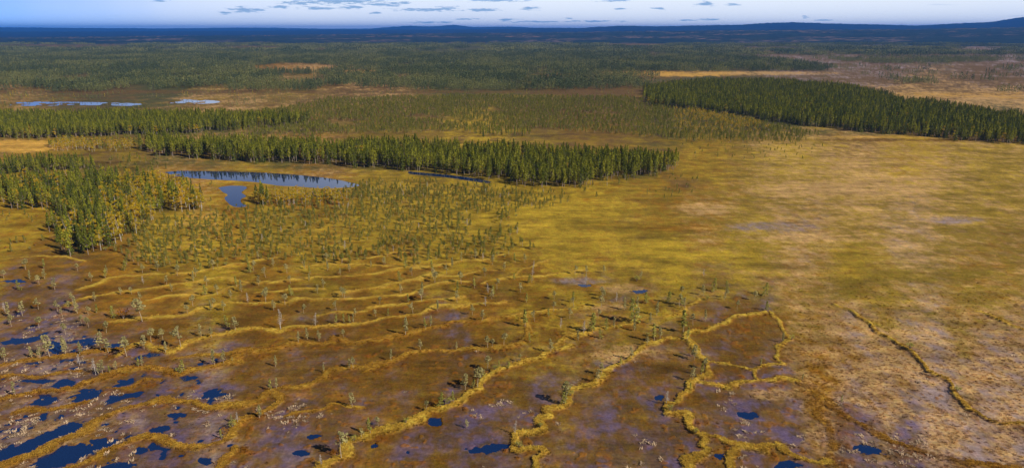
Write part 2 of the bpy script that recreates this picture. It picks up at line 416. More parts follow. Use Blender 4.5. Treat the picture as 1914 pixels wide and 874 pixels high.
def mire(x, y):
    """height, base colour and wetness of the mire at world points"""
    px, py = to_px(x, y)
    far = np.hypot(x, y)
    py_c = np.clip(py, 50, 960)
    # weights of the sward classes, interpolated over the plan
    wts = np.zeros((len(x), len(CK)))
    for s in range(0, len(x), 60000):
        e = slice(s, s + 60000)
        dx = (np.clip(px[e], -200, 2114)[:, None] - PC[None, :, 0]) / 1.35
        persp = 30.0 + 0.55 * (py_c[e] - YH)
        dy = (py_c[e][:, None] - PC[None, :, 1]) * (110.0 / persp[:, None])
        k = 1.0 / (dx * dx + dy * dy + 300.0) ** 1.7
        wts[e] = (k @ PW) / k.sum(1)[:, None]
    nz = perlin(x / 30, y / 30, 5)
    for (cx, cy, rx, ry, c, w) in PATCH:
        q = ((px + 14 * nz - cx) / rx) ** 2 + ((py_c - cy) / ry) ** 2
        wts[:, CK.index(c)] += w * np.exp(-q ** 1.5)
    # mosaic: every class has its own patchiness
    sc = np.log(wts + 0.012)
    big = np.clip(far / 160.0, 1.0, 8.0)
    for i, c in enumerate(CK):
        s1 = {'Y': 9, 'G': 14, 'O': 6, 'B': 12, 'P': 9, 'T': 4, 'L': 5, 'R': 16, 'F': 30, 'C': 12}[c]
        n_ = fbm(x, y * 0.8, s1, 100 + 7 * i, 4, .7)
        if s1 < 20:
            n_ = n_ + .6 * np.clip((far - 250) / 600, 0, 1) * fbm(x, y * .7, s1 * 6, 300 + 7 * i, 2)
        sc[:, i] += 3.0 * n_
    sc -= sc.max(1)[:, None]
    m = np.exp(1.7 * sc)
    m /= m.sum(1)[:, None]
    pal = np.array([lin(CLS[c][0]) for c in CK])
    wetc = np.array([CLS[c][1] for c in CK])
    col = m @ pal
    wet = m @ wetc
    sky_film = sstep(-.18, .22, fbm(x, y * .8, 6, 64, 4, .7))  # wet film on the mud; its sky sheen is painted in as lilac
    pk = m[:, CK.index('P')][:, None]
    col = col + pk * (sky_film[:, None] * (lin((96, 80, 108)) - lin((92, 74, 86))) + (1 - sky_film[:, None]) * (lin((84, 62, 48)) - lin((92, 74, 86))))
    wet = wet - .55 * pk[:, 0] * (1 - sky_film)
    st = fbm(x * .28, y, 7, 61, 3, .65) + .7 * fbm(x * .3, y, 24, 62, 3, .6)
    op = np.clip((py - 150) / 120, 0, 1) * (1 - .7 * wet)
    col = col * (1 + .55 * op * st)[:, None]
    # moss ridges
    dn, dm, hh, br, sd = string_field(x, y)
    fine = fbm(x, y, 2.2, 77, 3, .7)
    core = sstep(1.30, .62, dn + .35 * fine) * np.where(br < .32, .45 + .55 * sstep(-.1, .25, fbm(x, y, 5, 47, 3)), 1)
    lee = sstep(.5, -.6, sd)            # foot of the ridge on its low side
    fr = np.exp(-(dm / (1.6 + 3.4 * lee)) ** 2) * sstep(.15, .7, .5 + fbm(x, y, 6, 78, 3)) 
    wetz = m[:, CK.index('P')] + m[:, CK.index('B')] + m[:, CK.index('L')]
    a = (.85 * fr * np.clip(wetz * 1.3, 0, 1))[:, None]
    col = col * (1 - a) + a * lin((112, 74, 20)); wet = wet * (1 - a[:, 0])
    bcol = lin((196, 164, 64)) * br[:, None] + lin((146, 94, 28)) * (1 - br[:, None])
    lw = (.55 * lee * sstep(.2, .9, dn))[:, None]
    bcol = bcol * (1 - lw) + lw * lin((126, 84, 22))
    mott = np.clip(.5 + .9 * fbm(x, y, 4.5, 79, 3), 0, 1)[:, None]
    bcol = bcol * (0.72 + .4 * mott) * np.where(mott > .5, 1, np.array([1.0, .93, .9]))
    a = (.95 * core)[:, None]
    col = col * (1 - a) + a * bcol; wet = wet * (1 - core)
    # height
    veg = 1 - np.clip(wetz, 0, 1)
    z = .03 + .12 * veg * (fbm(x, y, 3.0, 81, 3, .65) * .9 + .5) + .025 * fbm(x, y, 1.6, 82, 2)
    near = np.clip((700 - far) / 300, 0, 1)
    z = z + near * core * .55 * hh * (1.0 + .55 * fbm(x, y, 2.2, 83, 2, .7)) + near * .10 * fr * np.clip(wetz, 0, 1)
    # hummocks standing in the wet flarks
    hm = np.maximum(sstep(.24, .40, fbm(x, y, 5.2, 84, 3)), sstep(.30, .42, fbm(x, y, 2.8, 86, 2))) * np.clip(wetz * 1.2 - .2, 0, 1) * (1 - core) * (dm > 1.5)
    hm = hm * np.clip(sstep(-.25, .2, perlin(x / 28, y / 28, 85)) + 1.1 * np.exp(-dm / 5.0), 0, 1)
    z = z + .16 * hm * near
    a = (.8 * hm * near)[:, None]
    col = col * (1 - a) + a * lin((132, 84, 26)); wet = wet * (1 - .9 * hm * near)
    # pools
    pw = np.zeros(len(x))
    wv = .55 * fbm(x, y, 5, 90, 4, .8) + .35 * perlin(x / 14, y / 14, 97) + .28 * fbm(x, y, 2.4, 98, 2)
    for (cx, cy, rx, ry, sl) in POOLS:
        q = np.sqrt(((px - cx) / (rx * 1.15)) ** 2 + ((py_c - cy - sl * (px - cx)) / (ry * 1.15)) ** 2)
        pw = np.maximum(pw, sstep(1.15, .85, q + 2.1 * wv))
    pm = sstep(.62, .95, m[:, CK.index('P')] + .8 * fbm(x, y, 5, 91, 3) - .13) * sstep(560, 400, px) * sstep(560, 640, py)
    pw = np.maximum(pw, pm)
    pw = pw * (1 - core)
    nn = 1.6 * perlin(x / 9, y / 9, 92)
    lk = np.maximum(poly_field(px + nn, py, LAKE, 2.0), poly_field(px + nn, py, POND, 2.0))
    lk = np.maximum(lk, poly_field(px, py, CREEK, 1.4))
    fp = np.maximum(poly_field(px + 3 * nn, py, FARP, 1.5), poly_field(px + 3 * nn, py, FARQ, 1.5))
    lk = np.maximum(lk, fp * sstep(-.22, .10, fbm(x, y * .5, 16, 93, 3)))
    z = np.maximum(z, .0)
    z = z * (1 - pw) + pw * (-.22)
    z = z * (1 - lk) + lk * (-.9)
    a = np.clip(np.maximum(pw, lk), 0, 1)[:, None]
    col = col * (1 - a) + a * lin((60, 40, 24))
    # rim of darker moss round the ponds
    return z, np.clip(col, .001, 1), np.clip(wet, 0, 1), m, core, dm, px, py


# ------------------------------------------------------------------ materials
def new_mat(name):
    m = bpy.data.materials.new(name)
    m.use_nodes = True
    t = m.node_tree
    b = t.nodes['Principled BSDF']
    return m, t, b


def nd(t, ty, **kw):
    n = t.nodes.new(ty)
    for k, v in kw.items():
        setattr(n, k, v)
    return n


def noise(t, coord, scale, detail=3, rough=.6):
    n = nd(t, 'ShaderNodeTexNoise')
    n.inputs['Scale'].default_value = scale
    n.inputs['Detail'].default_value = detail
    n.inputs['Roughness'].default_value = rough
    t.links.new(coord, n.inputs['Vector'])
    return n.outputs['Fac']


def mrange(t, v, a, b, c, d, clamp=True):
    n = nd(t, 'ShaderNodeMapRange', clamp=clamp)
    t.links.new(v, n.inputs[0])
    for i, q in enumerate((a, b, c, d)):
        n.inputs[i + 1].default_value = q
    return n.outputs[0]


def mmul(t, a, b, op='MULTIPLY'):
    n = nd(t, 'ShaderNodeMath', operation=op)
    for i, v in enumerate((a, b)):
        if isinstance(v, (int, float)):
            n.inputs[i].default_value = v
        else:
            t.links.new(v, n.inputs[i])
    return n.outputs[0]


MAT = {}
# the mire
m, t, b = new_mat('mire_sward')
geo = nd(t, 'ShaderNodeNewGeometry')
pos = geo.outputs['Position']
at = nd(t, 'ShaderNodeAttribute', attribute_name='tint')
wt = nd(t, 'ShaderNodeAttribute', attribute_name='wet')
v1 = mrange(t, noise(t, pos, 1.3, 4, .75), .25, .75, .60, 1.42, False)
v2 = mrange(t, noise(t, pos, .28, 3, .6), .3, .7, .84, 1.16, False)
v3 = mrange(t, noise(t, pos, .05, 3, .6), .3, .7, .9, 1.1, False)
mpg = nd(t, 'ShaderNodeMapping')
mpg.inputs['Scale'].default_value = (.13, .42, 1)
mpg.inputs['Rotation'].default_value = (0, 0, .18)
t.links.new(pos, mpg.inputs[0])
v4 = mrange(t, noise(t, mpg.outputs[0], 1.0, 5, .72), .28, .72, .72, 1.3, False)
vv = mmul(t, mmul(t, mmul(t, v1, v2), v3), v4)
vm = nd(t, 'ShaderNodeVectorMath', operation='SCALE')
t.links.new(at.outputs['Color'], vm.inputs[0]); t.links.new(vv, vm.inputs['Scale'])
hs = nd(t, 'ShaderNodeHueSaturation')
t.links.new(mrange(t, noise(t, pos, .45, 3, .6),   .3, .7, .49, .515), hs.inputs['Hue'])
t.links.new(vm.outputs[0], hs.inputs['Color'])
t.links.new(hs.outputs[0], b.inputs['Base Color'])
wn = mmul(t, wt.outputs['Fac'], mrange(t, noise(t, pos, .9, 4, .7), .32, .6, .45, 1.15))
t.links.new(mrange(t, wn, 0, 1, .95, .10), b.inputs['Roughness'])
t.links.new(mrange(t, wn, 0, 1, .05, .9), b.inputs['Specular IOR Level'])
bmp = nd(t, 'ShaderNodeBump')
bmp.inputs['Distance'].default_value = .25
t.links.new(mrange(t, wn, 0, .8, .75, .03), bmp.inputs['Strength'])
t.links.new(noise(t, pos, 1.6, 4, .7), bmp.inputs['Height'])
t.links.new(bmp.outputs[0], b.inputs['Normal'])
MAT['mire'] = m

m, t, b = new_mat('bog_water')
geo = nd(t, 'ShaderNodeNewGeometry'); pos = geo.outputs['Position']
b.inputs['Base Color'].default_value = (.006, .024, .090, 1)  # blue of the reflected sky painted into the water's base colour
b.inputs['Roughness'].default_value = .03
b.inputs['IOR'].default_value = 1.8
b.inputs['Specular IOR Level'].default_value = .7
bmp = nd(t, 'ShaderNodeBump')
bmp.inputs['Distance'].default_value = .02
bmp.inputs['Strength'].default_value = .25
t.links.new(noise(t, pos, .8, 2, .5), bmp.inputs['Height'])
t.links.new(bmp.outputs[0], b.inputs['Normal'])
MAT['water'] = m


def foliage(name, c1, c2, transl=.25, sat=1.0):
    m, t, b = new_mat(name)
    oi = nd(t, 'ShaderNodeObjectInfo')
    geo = nd(t, 'ShaderNodeNewGeometry')
    mx = nd(t, 'ShaderNodeMix', data_type='RGBA')
    t.links.new(oi.outputs['Random'], mx.inputs['Factor'])
    mx.inputs[6].default_value = (*c1, 1); mx.inputs[7].default_value = (*c2, 1)
    vv = mrange(t, noise(t, geo.outputs['Position'], 1.1, 2), .3, .7, .7, 1.3, False)
    vm = nd(t, 'ShaderNodeVectorMath', operation='SCALE')
    t.links.new(mx.outputs[2], vm.inputs[0]); t.links.new(vv, vm.inputs['Scale'])
    df = nd(t, 'ShaderNodeBsdfDiffuse'); tr = nd(t, 'ShaderNodeBsdfTranslucent')
    t.links.new(vm.outputs[0], df.inputs['Color']); t.links.new(vm.outputs[0], tr.inputs['Color'])
    ms = nd(t, 'ShaderNodeMixShader'); ms.inputs[0].default_value = transl
    t.links.new(df.outputs[0], ms.inputs[1]); t.links.new(tr.outputs[0], ms.inputs[2])
    t.links.new(ms.outputs[0], t.nodes['Material Output'].inputs['Surface'])
    t.nodes.remove(b)
    MAT[name] = m
    return m


foliage('pine_needles', (.140, .165, .018), (.390, .370, .036), .35)
foliage('spruce_needles', (.080, .110, .018), (.170, .185, .026), .3)
foliage('bog_pine_needles', (.420, .380, .150), (.560, .490, .210), .5)
foliage('birch_leaves', (.62, .39, .020), (.48, .38, .024), .4)
foliage('orange_leaves', (.42, .17, .012), (.34, .17, .012), .35)
foliage('young_needles', (.400, .385, .075), (.520, .480, .110), .5)
foliage('grey_twigs', (.42, .36, .29), (.52, .45, .36), .2)
foliage('mire_needles', (.220, .225, .040), (.350, .325, .060), .5)
foliage('far_dark_needles', (.088, .116, .050), (.135, .152, .058), .3)
foliage('far_needles', (.165, .180, .064), (.235, .232, .076), .3)


def bark(name, c1, c2):
    m, t, b = new_mat(name)
    geo = nd(t, 'ShaderNodeNewGeometry')
    mx = nd(t, 'ShaderNodeMix', data_type='RGBA')
    t.links.new(noise(t, geo.outputs['Position'], 2.5, 3), mx.inputs['Factor'])
    mx.inputs[6].default_value = (*c1, 1); mx.inputs[7].default_value = (*c2, 1)
    t.links.new(mx.outputs[2], b.inputs['Base Color'])
    b.inputs['Roughness'].default_value = .9
    MAT[name] = m


bark('pine_bark', (.20, .15, .11), (.34, .27, .21))
bark('bog_pine_bark', (.32, .23, .13), (.48, .37, .23))
bark('birch_bark', (.60, .56, .50), (.40, .36, .31))
bark('dead_wood', (.40, .34, .28), (.56, .49, .41))

# tufts take the colour of the sward they grow in
m, t, b = new_mat('sedge_tufts')
ati = nd(t, 'ShaderNodeAttribute', attribute_name='tint', attribute_type='INSTANCER')
df = nd(t, 'ShaderNodeBsdfDiffuse'); tr = nd(t, 'ShaderNodeBsdfTranslucent')
t.links.new(ati.outputs['Color'], df.inputs['Color']); t.links.new(ati.outputs['Color'], tr.inputs['Color'])
ms = nd(t, 'ShaderNodeMixShader'); ms.inputs[0].default_value = .3
t.links.new(df.outputs[0], ms.inputs[1]); t.links.new(tr.outputs[0], ms.inputs[2])
t.links.new(ms.outputs[0], t.nodes['Material Output'].inputs['Surface'])
MAT['tuft'] = m


# hills: forested slopes, with some blue haze mixed into their base colours
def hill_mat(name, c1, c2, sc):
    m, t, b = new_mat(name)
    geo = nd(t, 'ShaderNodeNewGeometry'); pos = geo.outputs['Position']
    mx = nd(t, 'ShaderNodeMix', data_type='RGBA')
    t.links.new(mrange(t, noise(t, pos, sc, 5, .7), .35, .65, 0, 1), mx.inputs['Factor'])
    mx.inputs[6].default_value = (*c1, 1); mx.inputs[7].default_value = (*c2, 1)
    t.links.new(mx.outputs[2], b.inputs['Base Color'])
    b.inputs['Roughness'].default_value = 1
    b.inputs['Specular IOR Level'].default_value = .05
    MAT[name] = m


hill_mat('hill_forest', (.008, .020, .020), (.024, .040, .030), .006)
t = MAT['hill_forest'].node_tree                      # felled strips and small bogs among the trees
pos = t.nodes['Geometry'].outputs['Position']; b = t.nodes['Principled BSDF']
old = b.inputs['Base Color'].links[0].from_socket
mx = nd(t, 'ShaderNodeMix', data_type='RGBA')
t.links.new(mmul(t, mrange(t, noise(t, pos, .0016, 3, .5), .50, .58, 0, 1), mrange(t, noise(t, pos, .012, 3, .6), .50, .60, 0, 1)), mx.inputs['Factor'])
t.links.new(old, mx.inputs[6]); mx.inputs[7].default_value = (.20, .13, .10, 1)
t.links.new(mx.outputs[2], b.inputs['Base Color'])
hill_mat('hazed_fell_forest', (.006, .014, .022), (.012, .022, .030), .003)


# ------------------------------------------------------------------ mesh helpers
def mesh_from(name, verts, quads=None, tris=None, mats=(), midx=None, smooth=False):
    me = bpy.data.meshes.new(name)
    v = np.asarray(verts, np.float32)
    nq = 0 if quads is None else len(quads)
    ntri = 0 if tris is None else len(tris)
    loops = np.concatenate([np.asarray(quads, np.int32).ravel() if nq else np.zeros(0, np.int32),
                            np.asarray(tris, np.int32).ravel() if ntri else np.zeros(0, np.int32)])
    starts = np.concatenate([np.arange(nq) * 4, nq * 4 + np.arange(ntri) * 3]).astype(np.int32)
    tot = np.concatenate([np.full(nq, 4), np.full(ntri, 3)]).astype(np.int32)
    me.vertices.add(len(v)); me.vertices.foreach_set('co', v.ravel())
    me.loops.add(len(loops)); me.loops.foreach_set('vertex_index', loops)
    me.polygons.add(nq + ntri)
    me.polygons.foreach_set('loop_start', starts); me.polygons.foreach_set('loop_total', tot)
    for mm in mats:
        me.materials.append(mm)
    if midx is not None:
        me.polygons.foreach_set('material_index', np.asarray(midx, np.int32))
    if smooth:
        me.polygons.foreach_set('use_smooth', np.ones(nq + ntri, bool))
    me.update(calc_edges=True)
    me.validate()
    return me


def link(name, data, parent=None, col=COL, **props):
    o = bpy.data.objects.new(name, data)
    col.objects.link(o)
    if parent is not None:
        o.parent = parent
    for k, v in props.items():
        o[k] = v
    return o


class Geo:
    """collects quads / tris with a material index"""
    def __init__(s):
        s.v = []; s.q = []; s.t = []; s.n = 0

    def add(s, v, q=None, t=None):
        v = np.asarray(v, float)
        if q is not None:
            s.q.append(np.asarray(q, int) + s.n)
        if t is not None:
            s.t.append(np.asarray(t, int) + s.n)
        s.v.append(v); s.n += len(v)

    def arrays(s):
        v = np.vstack(s.v) if s.v else np.zeros((0, 3))
        q = np.vstack(s.q) if s.q else np.zeros((0, 4), int)
        t = np.vstack(s.t) if s.t else np.zeros((0, 3), int)
        return v, q, t

    def mesh(s, name, mat):
        v, q, t = s.arrays()
        return mesh_from(name, v, q, t, [mat])


def tube(g, pts, radii, seg=5):
    pts = np.asarray(pts, float)
    n = len(pts)
    vs_, q = [], []
    for i in range(n):
        d = pts[min(i + 1, n - 1)] - pts[max(i - 1, 0)]
        d /= np.linalg.norm(d) + 1e-9
        a = np.cross(d, (0.3, 1, 0.1)); a /= np.linalg.norm(a) + 1e-9
        b_ = np.cross(d, a)
        for k in range(seg):
            th = 2 * math.pi * k / seg
            vs_.append(pts[i] + radii[i] * (math.cos(th) * a + math.sin(th) * b_))
    for i in range(n - 1):
        for k in range(seg):
            q.append((i * seg + k, i * seg + (k + 1) % seg, (i + 1) * seg + (k + 1) % seg, (i + 1) * seg + k))
    g.add(vs_, q)


def leaf(g, c, size, r, flat=.5):
    """one bent leaf clump: two triangles meeting in a fold"""
    n = r.normal(size=3); n[2] = n[2] * (1 - flat) + flat * 1.6
    n /= np.linalg.norm(n)
    a = np.cross(n, r.normal(size=3)); a /= np.linalg.norm(a) + 1e-9
    b_ = np.cross(n, a)
    s = size * r.uniform(.6, 1.25)
    k = r.uniform(.55, 1.0)
    v = [c - a * s, c - b_ * s * k + n * s * .25 * r.normal(), c + a * s, c + b_ * s * k + n * s * .25 * r.normal()]
    g.add(v, t=[(0, 1, 2), (0, 2, 3)])


def scatter_clump(g, c, rad, n, size, r, flat=.5):
    for _ in range(n):
        d = r.normal(size=3); d /= np.linalg.norm(d)
        p = c + d * np.array(rad) * r.uniform(.25, 1) ** .5
        leaf(g, p, size, r, flat)


# every builder returns (trunk Geo, crown Geo) for a tree of height 1 x h
def forest_pine(h, seed, slim=1.0):
    r = np.random.default_rng(seed)
    tr, cr = Geo(), Geo()
    lean = r.normal(size=2) * .02 * h
    top = np.array([lean[0], lean[1], h])
    ts = np.linspace(0, 1, 6)
    pts = np.array([top * q + np.array([.012 * h * math.sin(4 * q + seed), .012 * h * math.cos(3 * q + seed), 0]) * q for q in ts])
    pts[0, 2] = -.15
    tube(tr, pts, [.013 * h * (1 - .88 * q) + .012 for q in ts], 6)
    cb = r.uniform(.28, .42)
    nb = 17
    for i in range(nb):
        q = cb + (1 - cb) * (i / (nb - 1)) * .95
        ctr = np.array([np.interp(q, ts, pts[:, k]) for k in range(3)])
        prof = (math.sin(math.pi * min(1, ((q - cb) / (1 - cb)) * .8 + .28)) ** .8) * .135 * h * slim
        for j in range(3):
            th = i * 2.4 + j * 2.094 + r.uniform(-.5, .5)
            L = prof * r.uniform(.55, 1.2)
            end = ctr + np.array([math.cos(th) * L, math.sin(th) * L, -.12 * L + r.normal() * .02 * h])
            tube(tr, [ctr, (ctr + end) / 2 + (0, 0, .04 * L), end], [.006 * h * (1.1 - q), .004 * h * (1.1 - q), .004], 3)
            scatter_clump(cr, ctr * .35 + end * .65, (L * .50, L * .50, .022 * h), 5, .034 * h, r, .45)
    scatter_clump(cr, top + (0, 0, -.02 * h), (.025 * h, .025 * h, .05 * h), 8, .026 * h, r, .2)
    return tr, cr


def spruce(h, seed, wide=.15):
    r = np.random.default_rng(seed)
    tr, cr = Geo(), Geo()
    tube(tr, [(0, 0, -.15), (0, 0, h * .5), (r.normal() * .02, r.normal() * .02, h)], [.014 * h, .009 * h, .01], 6)
    nb = 20
    for i in range(nb):
        q = .06 + .92 * i / (nb - 1)
        L = wide * h * (1.02 - q) * r.uniform(.8, 1.15) + .012 * h
        for j in range(4):
            th = i * 1.9 + j * 1.571 + r.uniform(-.4, .4)
            for k in (.35, .75, 1.0):
                c = np.array([math.cos(th) * L * k, math.sin(th) * L * k, q * h - .35 * L * k + r.normal() * .008 * h])
                leaf(cr, c, .034 * h * (1.15 - .55 * q), r, .45)
    for _ in range(6):
        leaf(cr, np.array([0, 0, h * r.uniform(.95, 1.0)]), .016 * h, r, .1)
    return tr, cr


def birch(h, seed):
    r = np.random.default_rng(seed)
    tr, cr = Geo(), Geo()
    lean = r.normal(size=2) * .05 * h
    pts = np.array([(0, 0, -.15), (lean[0] * .3, lean[1] * .2, .35 * h), (lean[0] * .8, lean[1] * .7, .7 * h), (lean[0], lean[1], .97 * h)])
    tube(tr, pts, [.014 * h, .010 * h, .006 * h, .008], 6)
    for i in range(16):
        q = r.uniform(.22, .95)
        ctr = np.array([np.interp(q * h, pts[:, 2], pts[:, k]) for k in range(3)])
        th = r.uniform(0, 6.283)
        L = h * .20 * (math.sin(math.pi * (q * .85 + .08)) ** .7) * r.uniform(.6, 1.15)
        end = ctr + np.array([math.cos(th) * L, math.sin(th) * L, L * .75])
        tube(tr, [ctr, end], [.005 * h, .004], 3)
        scatter_clump(cr, end * .75 + ctr * .25, (L * .55 + .02 * h, L * .55 + .02 * h, .05 * h), 20, .031 * h, r, .3)
    return tr, cr


def bog_pine(h, seed, kind):
    """kind: 'round' head on bare stem, 'flag' one-sided, 'sparse' open tiers, 'bushy' green to the ground, 'dead' grey"""
    r = np.random.default_rng(seed)
    tr, cr = Geo(), Geo()
    bend = r.normal(size=2) * .06 * h
    ts = np.linspace(0, 1, 7)
    pts = np.array([(bend[0] * q * q + .02 * h * math.sin(5 * q + seed), bend[1] * q * q + .02 * h * math.cos(4 * q + seed) - .02 * h, q * h * .97) for q in ts])
    pts[0, 2] = -.12
    tube(tr, pts, [(.016 * h) * (1 - .8 * q) + .010 for q in ts], 6)
    P = lambda q: np.array([np.interp(q, ts, pts[:, k]) for k in range(3)])
    if kind == 'dead':
        for i in range(34):
            q = r.uniform(.2, .98); c = P(q); th = r.uniform(0, 6.283); L = h * .20 * (1.15 - q) * r.uniform(.6, 1.3)
            end = c + np.array([math.cos(th) * L, math.sin(th) * L, L * r.uniform(-.1, .5)])
            tube(tr, [c, end], [.008 * h, .003], 3)
            for k in range(5):
                leaf(cr, c * .3 + end * .7 + r.normal(size=3) * .04 * h, .022 * h, r, .1)
        return tr, cr
    spec = {'round': (.52, .97, .21, 20, 10), 'flag': (.48, .96, .23, 16, 10), 'sparse': (.30, .97, .18, 20, 7), 'bushy': (.08, .97, .21, 26, 9), 'slim': (.22, .99, .11, 22, 7)}[kind]
    lo, hi, wd, nb, nl = spec
    side = r.uniform(0, 6.283)
    for i in range(nb):
        f = i / (nb - 1)
        q = lo + (hi - lo) * f
        c = P(q)
        th = i * 2.4 + r.uniform(-.5, .5)
        if kind == 'flag':
            th = side + r.normal() * .8
        w = {'round': math.sin(math.pi * (f * .8 + .15)), 'flag': math.sin(math.pi * (f * .75 + .2)), 'sparse': 1.05 - .7 * f, 'bushy': 1.1 - .85 * f, 'slim': 1.1 - .8 * f}[kind]
        L = wd * h * w * r.uniform(.5, 1.3) + .02 * h
        end = c + np.array([math.cos(th) * L, math.sin(th) * L, L * r.uniform(-.05, .45)])
        tube(tr, [c, end], [.005 * h * (1.1 - q) + .003, .003], 3)
        scatter_clump(cr, c * .3 + end * .7, (L * .5, L * .5, .035 * h), nl, .048 * h, r, .45)
    scatter_clump(cr, P(.99), (.03 * h, .03 * h, .035 * h), 6, .028 * h, r, .2)
    return tr, cr


def bush(h, seed):
    r = np.random.default_rng(seed)
    tr, cr = Geo(), Geo()
    for i in range(9):
        th = i * .698 + r.uniform(-.2, .2)
        end = np.array([math.cos(th) * .5 * h * r.uniform(.4, 1), math.sin(th) * .5 * h * r.uniform(.4, 1), h * r.uniform(.5, .95)])
        tube(tr, [(0, 0, -.05), end * .5 + (0, 0, .1 * h), end], [.02 * h, .012 * h, .005], 4)
        scatter_clump(cr, end * .85, (.2 * h, .2 * h, .17 * h), 16, .06 * h, r, .25)
    return tr, cr


# ------------------------------------------------------------------ ground sheet
def build_ground():
    # rings spaced for even detail, spokes finer towards the open view
    ys = np.concatenate([np.arange(952, 500, -1.5), np.arange(500, 150, -1.25), np.arange(150, 66, -1.5)])
    _, r = ground_xy(np.full(len(ys), CX), ys)
    r = np.concatenate([[1.0, 20.0, 45.0, 65.0, 78.0], r, [12000, 16000, 22000, 30000, 40000]])
    r = np.unique(np.round(r, 3))
    az = np.concatenate([np.arange(-41, 41.0001, .072), np.arange(44, 319, 4.0)])
    az = np.radians(az)
    R, A = np.meshgrid(r, az, indexing='ij')
    x = (R * np.sin(A)).ravel(); y = (R * np.cos(A)).ravel()
    nr, na = R.shape
    # plan only where it is in front of the drone; elsewhere a plain mire
    front = (y > 30)
    z = np.zeros(len(x)); col = np.tile(lin((120, 85, 30)), (len(x), 1)); wet = np.zeros(len(x)) + .1
    i = np.where(front)[0]
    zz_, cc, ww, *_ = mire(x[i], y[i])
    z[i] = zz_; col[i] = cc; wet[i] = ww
    far = np.hypot(x, y)
    idx = np.arange(nr * na).reshape(nr, na)
    a = idx[:-1]; b_ = idx[1:]
    quads = np.stack([a, np.roll(a, -1, 1), np.roll(b_, -1, 1), b_], -1).reshape(-1, 4)
    quads = quads[:, ::-1]
    me = mesh_from('ground', np.stack([x, y, z], 1), quads, None, [MAT['mire']], None, True)
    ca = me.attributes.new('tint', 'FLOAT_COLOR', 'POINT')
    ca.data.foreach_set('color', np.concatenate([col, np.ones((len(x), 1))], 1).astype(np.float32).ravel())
    wa = me.attributes.new('wet', 'FLOAT', 'POINT')
    wa.data.foreach_set('value', wet.astype(np.float32))
    link('ground', me, kind='structure')


build_ground()


def water_sheet(name, poly, z, wx=0):
    """a level sheet of water lying in a hollow of the mire"""
    p = np.array(poly, float)
    gx, gy = ground_xy(p[:, 0], p[:, 1])
    me = bpy.data.meshes.new(name)
    me.from_pydata([(a, b_, z) for a, b_ in zip(gx, gy)], [], [list(range(len(p)))])
    me.materials.append(MAT['water'])
    me.update()
    if me.polygons[0].normal.z < 0:
        me.flip_normals()
    return link(name, me, kind='structure')


water_sheet('bog_water', [(-420, 960), (2300, 960), (2100, 500), (-150, 500)], -.07)
water_sheet('pond_water', [(300, 316), (690, 325), (690, 392), (395, 392), (300, 330)], -.10)
water_sheet('creek_water', [(755, 317), (925, 317), (925, 344), (755, 344)], -.12)
water_sheet('lake_water', [(-20, 184), (420, 184), (420, 200), (-20, 200)], -.2)


# ------------------------------------------------------------------ hills on the horizon
def hill(name, pts, r0, rtop, r1, mat, seed, amp):
    """a long forested hill: skyline points (plan column, row) at distance rtop"""
    p = np.array(pts, float)
    az = np.arange(-46, 46.01, .16)
    colx = CX + FPX * np.tan(np.radians(az)) / (CP)          # near the horizon row
    row = np.interp(colx, p[:, 0], p[:, 1])
    hgt = H + (YH - row) / (FPX / CP ** 2) * rtop / np.cos(np.radians(az))
    rs = np.linspace(r0, r1, 26)
    R, A = np.meshgrid(rs, np.radians(az), indexing='ij')
    f = np.where(R < rtop, sstep(r0, rtop, R), sstep(r1, rtop, R))
    x, y = R * np.sin(A), R * np.cos(A)
    z = -3 + f * (hgt[None, :] + 3) + f * amp * fbm(x.ravel(), y.ravel(), 900, seed, 4).reshape(x.shape)
    z += f * 5 * np.random.default_rng(seed).uniform(-1, 1, z.shape)
    nr, na = R.shape
    idx = np.arange(nr * na).reshape(nr, na)
    q = np.stack([idx[:-1, :-1], idx[1:, :-1], idx[1:, 1:], idx[:-1, 1:]], -1).reshape(-1, 4)[:, ::-1]
    me = mesh_from(name, np.stack([x.ravel(), y.ravel(), z.ravel()], 1), q, None, [mat], None, True)
    link(name, me, kind='structure')


hill('hills', [(-600,54),(0,53),(300,54),(480,52.5),(600,54),(690,54),(730,51),(765,48.5),(800,50),(850,47),(885,51),(950,50),(1000,52),(1150,53),(1400,54),(2600,54)], 15000, 21000, 27000, MAT['hazed_fell_forest'], 3, 8)
hill('hills', [(-600,59),(0,58.5),(450,58),(900,55),(1000,53),(1080,53.5),(1110,51),(1160,48.5),(1220,50),(1300,48.5),(1390,47.5),(1430,45),(1480,43.8),(1540,46),(1620,48),(1710,50),(1770,48),(1850,46),(1880,43),(1914,40),(2050,36),(2600,44)], 9000, 13500, 18000, MAT['hazed_fell_forest'], 5, 8)
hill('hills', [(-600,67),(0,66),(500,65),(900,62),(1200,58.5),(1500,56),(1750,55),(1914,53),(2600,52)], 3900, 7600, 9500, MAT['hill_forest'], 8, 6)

# ------------------------------------------------------------------ tree prototypes
LIB = bpy.data.collections.new('tree_library')       # not in the scene; only feeds the masses
PROTO = {}


def proto(key, tr, cr, bark_m, leaf_m):
    PROTO[key] = (tr.mesh(key + '_trunk', MAT[bark_m]), cr.mesh(key + '_crown', MAT[leaf_m]), tr, cr, bark_m, leaf_m)


